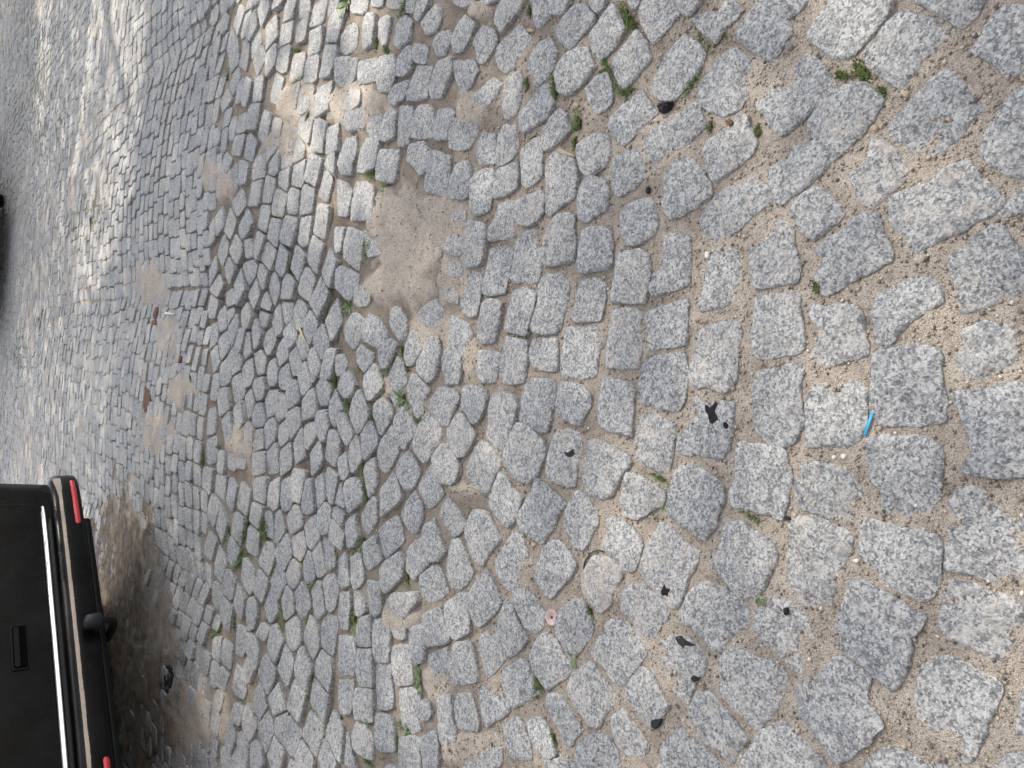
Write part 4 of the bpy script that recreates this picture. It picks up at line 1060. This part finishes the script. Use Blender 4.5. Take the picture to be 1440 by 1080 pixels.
# ------------------------------------------------------------------ small things lying about
SG = Grid(.15)
for i, (x, y, q, kd) in enumerate(STONES): SG.add(x, y, i)
bpy.context.view_layer.update(); DG = bpy.context.evaluated_depsgraph_get()
HIDE = {o.name for o in bpy.data.objects if o.name.startswith(('crown', 'trunk', 'gravel'))}
def top(x, y):
    """height of the paving under this point"""
    ok, p, nrm, fi_, ob, mt = S.ray_cast(DG, Vector((x, y, .22)), Vector((0, 0, -1)))
    return p.z if ok else float(Hf(x, y))
def bare(x, y): return not any(inside(x, y, STONES[t[2]][2]) for dd, t in SG.near(x, y, .16))

LAND = []          # (name for labels, u, v)
def tp(x0, y0, s, txt):
    n = [float(a) for a in txt.split()]
    return [(x0 + n[i] / s, y0 + n[i + 1] / s) for i in range(0, len(n), 2)]

def lump(name, uv, h, mat, label, cat, rough=.25, group=None, land=None, smooth=False):
    """a small flat-bottomed lump with this outline"""
    g = [gnd(u, v) for u, v in uv]
    if sum(g[i - 1][0] * g[i][1] - g[i][0] * g[i - 1][1] for i in range(len(g))) < 0: g.reverse()
    g = chaikin(g, .22); x = sum(p[0] for p in g) / len(g); y = sum(p[1] for p in g) / len(g); n = len(g)
    V, F = [], []
    for f, z in ((1.0, -.001), (.97, h * .45), (.80, h * .9), (.45, h)):
        for j, (px, py) in enumerate(g):
            q = 1 + rough * (hsh(j * 7 + int(f * 100), int(x * 1e4) & 1023) - .5) * (.6 if f < 1 else .3)
            ex, ey = (px - x) * f * q, (py - y) * f * q
            V.append((ex, ey, z * (1 + rough * (hsh(j, int(f * 70)) - .5)) + (max(-.004, min(.004, top(x + ex, y + ey) - top(x, y))) if h < .0035 else 0)))
    V.append((0, 0, h * .95)); m = 4
    for L in range(m - 1):
        for j in range(n): F.append((L * n + j, L * n + (j + 1) % n, (L + 1) * n + (j + 1) % n, (L + 1) * n + j))
    F += [((m - 1) * n + j, (m - 1) * n + (j + 1) % n, m * n) for j in range(n)]
    o = link(name, V, F, mat, smooth=smooth); o.location = (x, y, top(x, y)); tag(o, label, cat, group)
    u = sum(p[0] for p in uv) / len(uv); v = sum(p[1] for p in uv) / len(uv)
    if land: LAND.append((land, u, v))
    return o

def tube(name, uv, rad, mat, label, cat, flat=1.0, lift=0.0, land=None):
    g = [gnd(u, v) for u, v in uv]; zs = [top(*p) for p in g]; z0 = max(zs); V, F = [], []; k = 10; n = len(g)
    for i, (x, y) in enumerate(g):
        a = g[max(0, i - 1)]; b = g[min(n - 1, i + 1)]; t = Vector((b[0] - a[0], b[1] - a[1], 0)).normalized(); w = Vector((-t.y, t.x, 0))
        rr = rad[i] if isinstance(rad, (list, tuple)) else rad
        for q in range(k):
            an = q * 2 * math.pi / k; p = w * math.cos(an) * rr + Vector((0, 0, 1)) * math.sin(an) * rr * flat
            V.append((x + p.x, y + p.y, z0 + rr * flat + lift + p.z))
    for i in range(n - 1):
        for q in range(k): F.append((i * k + q, i * k + (q + 1) % k, (i + 1) * k + (q + 1) % k, (i + 1) * k + q))
    F += [tuple(range(k))[::-1], tuple((n - 1) * k + q for q in range(k))]
    c = Vector((sum(p[0] for p in g) / n, sum(p[1] for p in g) / n, z0))
    o = link(name, [Vector(v) - c for v in V], F, mat); o.location = c; tag(o, label, cat)
    if land: LAND.append((land, sum(p[0] for p in uv) / n, sum(p[1] for p in uv) / n))
    return o

A = tp(1120, 420, 4.5, '481 722 456 795 431 868')
tube('plastic_strip', A, .0024, M_BLUE, 'short bright blue plastic strip lying in a sandy joint', 'litter', .45, land='blue plastic strip')
tube('wire', tp(640, 720, 6, '1077 482 1078 455 1086 425 1098 400 1113 377 1132 354 1152 338 1172 328 1192 324 1220 327 1247 338'), .0014, M_DKGREEN, 'thin dark green wire bent into an arc between cobbles', 'wire', land='curved green wire')
def disc():
    x, y = gnd(773.5, 869); V, F = [], []; k = 28
    prof = [(.0030, .0012), (.0030, .0022), (.0125, .0026), (.0138, .0036), (.0162, .0036), (.0170, .0020), (.0166, .0)]
    for a in range(k):
        for r, z in prof: V.append((r * math.cos(a * 2 * math.pi / k), r * math.sin(a * 2 * math.pi / k), z))
    m = len(prof)
    for a in range(k):
        for j in range(m - 1): b = ((a + 1) % k) * m; F.append((a * m + j, b + j, b + j + 1, a * m + j + 1))
    F.append(tuple(a * m for a in range(k)))
    fm = [0] * (len(F) - 1) + [1]
    o = link('pink_disc', V, F, [M_PINK, M_TAR], fmat=fm); o.location = (x, y, top(x, y) + .001); o.rotation_euler = (R(5), R(6), 0)
    tag(o, 'small round pink disc with a dark centre hole on a cobble edge', 'litter'); LAND.append(('pink disc', 773, 869))
disc()
T1 = 'flat black tar splat'
lump('tar_splat', tp(840, 420, 4.5, '668 670 692 672 705 690 725 672 742 652 762 658 752 688 742 705 742 725 762 742 770 765 755 782 738 797 712 785 706 762 694 732 680 706'), .0010, M_TAR, 'ragged black tar splat, the biggest, on a light cobble', 'tar', .5, land='big tar splat')
lump('tar_splat', tp(840, 420, 4.5, '798 785 815 778 836 800 832 822 812 824 800 806'), .0008, M_TAR, 'small black tar speck beside the biggest tar splat', 'tar', .5)
lump('black_scrap', tp(840, 630, 4.5, '430 856 440 882 468 894 456 914 450 943 438 930 416 938 408 914 417 888'), .0014, M_TAR, 'black star-shaped scrap lying on a cobble', 'litter', .4, land='star-shaped black scrap')
lump('rubber_crumb', tp(840, 630, 4.5, '1184 1010 1206 1007 1213 1030 1208 1055 1190 1057 1183 1035'), .0075, M_DARKST, 'small black oblong crumb standing on a cobble', 'crumb', .3, land='black crumb on a cobble')
lump('rubber_crumb', tp(840, 630, 4.5, '1170 442 1196 431 1224 440 1216 458 1182 460'), .005, M_DARKST, 'black crumb in the sand at the joint of four cobbles', 'crumb', .3, land='black crumb in the sand')
lump('slag_lump', tp(840, 0, 4.5, '384 668 408 656 440 646 478 645 470 672 462 700 432 718 392 712'), .014, M_DARKST, 'dark rough lump of slag wedged between two cobbles', 'stone', .45, land='dark slag lump')
lump('stone_chip', tp(840, 840, 4.5, '345 776 380 768 418 764 406 806 368 840 344 816'), .004, M_DARKST, 'dark chip at the pointed end of a cobble', 'stone', .3, land='dark chip')
lump('stone_chip', tp(840, 210, 4.5, '300 234 328 234 326 278 302 282'), .006, M_DARKST, 'square charcoal grey chip beside a sandy cobble', 'stone', .3, land='square charcoal chip')
lump('stone_chip', tp(840, 210, 4.5, '680 648 712 645 708 690 686 692'), .005, M_WHITE, 'pale angular stone chip in a wide sandy joint', 'stone', .3, land='pale angular chip')
lump('tar_stain', tp(840, 840, 4.5, '490 262 530 240 560 268 600 292 628 304 590 312 560 300 545 330 520 300'), .0006, M_STAIN, 'thin black tar stain along the edge of a cobble', 'tar', .7, land='tar-stained edge')
lump('tar_stain', tp(840, 840, 4.5, '585 520 610 485 632 502 660 505 640 526 610 545'), .0006, M_STAIN, 'small black tar stain at a cobble corner', 'tar', .6)
lump('tar_stain', tp(640, 540, 6, '905 562 945 582 990 544 1012 580 980 622 938 616'), .0005, M_STAIN, 'dull black smudge in the middle of a grey cobble', 'tar', .7, land='black smudge')
lump('bark_chip', tp(640, 180, 6, '868 180 902 178 960 205 1022 230 1018 252 960 238 880 214'), .006, M_BARK, 'pale split bark chip lying across a cobble end', 'wood', .2, land='pale bark chip')
lump('bark_chip', tp(640, 0, 6, '588 238 620 234 652 242 650 262 600 264'), .005, M_BARK, 'short pale wood chip in a dark joint', 'wood', .2, land='short wood chip')
tube('straw', tp(200, 430, 4.8, '1066 140 1074 165 1082 190 1092 215 1106 243'), [.0020, .0050, .0058, .0052, .0022], M_STRAW, 'flat yellow straw lying over deep dark joints', 'straw', .4, land='yellow straw')
tube('straw', tp(480, 810, 8, '152 742 158 775 164 810 172 850 180 892'), .0017, M_WHITE, 'thin white straw lying along a joint', 'straw', land='thin white straw')
tube('paper_bit', tp(0, 270, 4, '940 684 955 684 972 686 990 689'), .0045, M_WHITE, 'tiny white paper roll lying in the sand', 'litter', land='white paper roll')
lump('dry_leaf', tp(0, 270, 4, '892 638 890 680 874 716 860 706 868 672 880 644'), .007, M_BROWN, 'curled rust brown dry leaf on a sand patch, upper of two', 'leaf', .6, land='rust brown leaf')
lump('dry_leaf', tp(0, 270, 4, '850 722 868 712 880 722 874 750 856 756 846 742'), .007, M_BROWN, 'round rust brown dry leaf just below a longer one', 'leaf', .6)
lump('dry_leaf', tp(200, 430, 4.8, '18 545 48 556 56 610 52 670 34 705 10 736 2 660 8 600'), .006, M_BROWN, 'long crumbled rust brown leaf heap above a sand patch', 'leaf', .7, land='brown leaf heap')
lump('dry_leaf', tp(200, 430, 4.8, '262 330 274 345 270 380 254 395 256 360'), .008, M_BROWN, 'small dark brown leaf bit in pale sand', 'leaf', .5)
lump('stone_chip', tp(200, 855, 4.8, '168 382 204 396 206 470 196 540 176 580 148 520 150 430'), .0014, M_STAIN, 'dark broken stone sunk in the dirt near the car', 'stone', .5, land='dark stone in the dirt')
lump('stone_chip', tp(200, 855, 4.8, '252 262 292 290 296 340 276 402 256 380 250 320'), .0014, M_GREYST, 'grey broken stone sunk in sand near the car', 'stone', .5)
def pebble(u, v, px, mat, label, land=None):
    lump('pebble', [(u + px * math.cos(a * .9) * (1 + .2 * (hsh(a, int(u)) - .5)), v + px * math.sin(a * .9) * (1 + .2 * (hsh(a, int(v)) - .5))) for a in range(7)], px * .0011, mat, label, 'pebble', .15, 'pebbles in the joints', land, True)
pebble(1273, 132, 5.5, M_TANST, 'round tan pebble just under a mossy corner', 'round tan pebble')
pebble(1276, 121, 3.5, M_GREYST, 'small grey pebble touching a round tan pebble')
pebble(1230, 180, 5.5, M_TANST, 'tan pebble, bigger of a pair in the sand', 'pair of tan pebbles')
pebble(1238, 178, 3.5, M_TANST, 'tan pebble, smaller of a pair in the sand')
pebble(1109, 64, 6.5, M_GREYST, 'rounded grey pebble beside a large pale cobble', 'rounded grey pebble')
pebble(1185.5, 642, 4.4, M_WHITE, 'white pebble, bigger of two below a dark cobble', 'white pebble')
pebble(1171.5, 643, 3.2, M_WHITE, 'white pebble, smaller of two below a dark cobble')
pebble(1236, 602, 4, M_TANST, 'tan pebble beside the blue plastic strip')
pebble(807.5, 147.5, 4, M_TANST, 'tan pebble beside a grassy joint')
pebble(1313, 166, 3.6, M_TANST, 'small tan pebble in a wide sandy gap')
pebble(1029, 174, 5, M_BROWN, 'reddish brown pebble at the end of a cobble')
pebble(748, 766, 3.6, M_TANST, 'pale tan pebble in a narrow joint', 'pale tan pebble')
pebble(1204, 789, 3.5, M_WHITE, 'pale grey pebble in a dark joint')
pebble(1437, 834, 4, M_WHITE, 'cream pebble at the very edge of the view')
pebble(531, 710, 2.4, M_TANST, 'cream oblong pebble standing in a joint')

# ------------------------------------------------------------------ weeds in the joints
WEEDS = []
def weed(u, v, px, kind, seed):
    r_ = random.Random(seed); x, y = gnd(u, v); x2, y2 = gnd(u, v + 1)
    sc = math.hypot(x2 - x, y2 - y) * px; V, F = [], []        # half-width in metres
    z = float(Hf(x, y) - sand_depth(x, y))
    def blade(bx, by, az, L, w, bend, up):
        dx, dy = math.cos(az), math.sin(az); b = len(V)
        for k in range(5):
            f = k / 4; rr = L * (f * bend + .15 * f); hh = L * up * math.sin(f * 1.9) * .9; ww = w * (math.sin(math.pi * (.12 + .88 * f)) if kind == 'w' else (1 - f) ** .7)
            px_, py_ = bx + dx * rr, by + dy * rr
            V.extend([(px_ - dy * ww, py_ + dx * ww, hh), (px_ + dy * ww, py_ - dx * ww, hh + w * .3)])
        for k in range(4): F.append((b + 2 * k, b + 2 * k + 1, b + 2 * k + 3, b + 2 * k + 2))
    sc *= 1.6; best = (-1, 0)
    for k in range(12):
        a = k * math.pi / 12; n_ = sum(bare(x + math.cos(a) * t * sc, y + math.sin(a) * t * sc) for t in (-1.6, -1.1, -.6, .6, 1.1, 1.6))
        if n_ > best[0]: best = (n_, a)
    ja = best[1]; jc, js = math.cos(ja), math.sin(ja)
    def spot(s_al, s_ac):
        p, q = r_.gauss(0, s_al) * sc, r_.gauss(0, s_ac) * sc
        return jc * p - js * q, js * p + jc * q
    if kind == 'm':
        for k in range(int(70 + sc * 3000)):
            blade(*spot(.45, .16), r_.uniform(0, 6.28), r_.uniform(.004, .010), .0013, .6, .8)
        mat = M_MOSS
    elif kind == 'g':
        for k in range(int(30 + sc * 1500)):
            blade(*spot(.8, .14), r_.uniform(0, 6.28), r_.uniform(.35, 1.0) * max(sc, .012), r_.uniform(.0007, .0018), r_.uniform(.3, .9), r_.uniform(.3, .9))
        mat = M_GRASS
    else:
        for k in range(int(9 + sc * 300)):
            a = r_.uniform(0, 6.28); q = r_.random() * sc * .35
            L = r_.uniform(.5, 1.05) * max(sc, .014); blade(math.cos(a) * q, math.sin(a) * q, a + r_.gauss(0, .5), L, L * r_.uniform(.12, .21), r_.uniform(.55, .95), r_.uniform(.15, .5))
        mat = M_WEED
    o = link({'m': 'moss_tuft', 'g': 'grass_tuft', 'w': 'leafy_weed'}[kind], V, F, mat); o.location = (x, y, z - .0005); WEEDS.append((o, u, v, kind))

WD = '''519,245,7,g 541,263,6,w 515,346,9,g 514,335,6,m 485,431,9,w 345,354,8,g 404,381,7,g 407,388,6,m 455,396,8,g 461,400,6,m 384,303,5,m 402,293,5,g 443,330,5,m 452,472,7,w 450,514,7,g 465,537,8,g 463,527,7,m 467,545,6,m 482,572,8,w 486,578,6,g
565,561,10,w 572,570,6,w 584,595,8,w 517,584,6,g 507,660,8,g 511,688,9,g 512,700,6,g 505,764,10,w 508,772,6,w 568,803,7,g 569,814,5,g 495,878,10,w 498,886,6,w 583,940,9,w 587,964,7,w 567,1027,9,w 561,1022,6,w 556,1050,6,g 515,1017,6,g 514,1073,7,g 534,521,7,w 543,524,5,w 549,506,6,m 569,517,6,g 562,492,6,m 620,482,4,g
879,24,10,g 886,30,7,m 876,22,6,g 872,127,8,g 881,126,6,m 972,119,8,g 853,95,8,g 845,100,5,m 849,110,5,m 777,120,7,g 779,130,5,m 739,117,6,m 809,167,8,g 813,172,6,m 742,14,5,m 749,195,6,m 806,200,6,m 1065,182,5,m 998,178,4,m 1209,96,10,m 1213,104,8,m 1183,106,8,m 1240,128,6,m 755,960,7,m 752,968,5,m 804,928,8,w 777,1039,6,m 926,672,7,g 931,706,7,w 1055,727,6,g 1069,841,6,w 1147,404,6,m 828,860,6,m
366,740,8,g 371,748,9,g 374,741,6,m 338,757,8,g 345,735,7,g 318,752,6,w 333,790,9,g 335,783,7,m 306,760,6,m 389,765,6,g 382,806,5,g 464,773,9,w 468,780,6,w 421,790,6,g 438,820,8,g 435,826,5,m 405,810,5,m 302,888,8,g 297,896,6,m 327,878,6,g 337,1008,8,g 338,1000,6,m 334,1020,6,m 350,842,6,m 330,828,5,g 395,865,8,g 430,872,8,g 428,882,6,m 425,935,5,g 388,933,5,m 359,940,6,m 428,975,7,g 397,1020,7,w 457,1025,7,g 435,954,6,m 491,870,6,g 476,1014,5,m 268,660,5,g 282,645,6,g 305,630,6,w 391,575,6,g
161,412,5,m 165,422,6,m 168,432,6,m 172,443,6,m 176,455,6,m 156,404,5,m 127,311,5,m 140,325,6,m 147,368,5,m 217,250,5,g 256,348,4,g 268,531,4,m 485,2,12,w 478,5,9,w 567,6,8,g 569,14,5,g 540,70,7,m 526,60,6,m 413,70,6,g 416,113,6,g 434,164,5,m 450,168,6,m 26,508,5,m 20,500,6,m 30,515,5,m 318,108,4,g 243,182,4,g'''
for s_i, w in enumerate(WD.split()):
    a = w.split(','); weed(float(a[0]), float(a[1]), float(a[2]), a[3], s_i)

# ------------------------------------------------------------------ labels: each cobble and tuft by what lies next to it
LAND += [('mossy corner tuft', 1211, 100), ('bare sand patch', 575, 370), ('black car', 60, 880)]
ORD = ['first', 'second', 'third', 'fourth', 'fifth', 'sixth', 'seventh', 'eighth', 'ninth', 'tenth', 'eleventh', 'twelfth', 'thirteenth', 'fourteenth', 'fifteenth', 'sixteenth', 'seventeenth', 'eighteenth', 'nineteenth', 'twentieth'] + ['twenty-' + a for a in 'first second third fourth fifth sixth seventh eighth ninth'.split()] + ['thirtieth'] + ['thirty-' + a for a in 'first second third fourth fifth sixth seventh eighth ninth'.split()] + ['fortieth']
def label_all(items, noun, group, cat):
    """items: (object, u, v, adjective)"""
    buck = {}
    for o, u, v, adj in items:
        L = min(LAND, key=lambda t: (t[1] - u) ** 2 + (t[2] - v) ** 2)
        du, dv = u - L[1], v - L[2]
        on = math.hypot(du, dv)
        d = ('right of' if du > 0 else 'left of') if abs(du) > abs(dv) else ('below' if dv > 0 else 'above')
        buck.setdefault((L[0], d), []).append((on, o, adj))
    for (ln, d), lst in buck.items():
        for k, (on, o, adj) in enumerate(sorted(lst, key=lambda t: t[0])):
            o_ = ORD[min(k, len(ORD) - 1)]
            tag(o, f'{adj} {noun}, {o_} one {d} the {ln}', cat, group)
items = []
areas = sorted(parea(c[3]) for c in COBBLES)
def garea(q): return abs(sum(q[i - 1][0] * q[i][1] - q[i][0] * q[i - 1][1] for i in range(len(q)))) / 2
ga = sorted(garea(c[3]) for c in COBBLES)
for o, x, y, q, i in COBBLES:
    s = np.array([pix(*p) for p in q]); u, v = s.mean(0); g = np.array(q) - np.mean(q, 0)
    ev = np.sqrt(np.maximum(np.linalg.eigvalsh(g.T @ g), 1e-12)); ar = ev[1] / ev[0]
    a = garea(q); size = 'small ' if a < ga[int(.2 * len(ga))] else ('large ' if a > ga[int(.8 * len(ga))] else '')
    shape = 'squarish' if ar < 1.22 else ('oblong' if ar < 1.55 else 'long')
    sandy = 'sandy ' if float(sand_depth(x, y)) < .0025 else ''
    items.append((o, u, v, size + sandy + shape + ' grey'))
label_all(items, 'granite cobble', 'granite cobbles of the pavement', 'cobblestone')
for kd, noun, cat in (('m', 'moss tuft between cobbles', 'moss'), ('g', 'grass tuft between cobbles', 'grass tuft'), ('w', 'broad-leaved weed between cobbles', 'weed')):
    adj = {'m': 'dark', 'g': 'thin', 'w': 'small'}[kd]
    label_all([(o, u, v, adj) for o, u, v, k in WEEDS if k == kd], noun, {'m': 'moss tufts in the joints', 'g': 'grass tufts in the joints', 'w': 'leafy weeds in the joints'}[kd], cat)
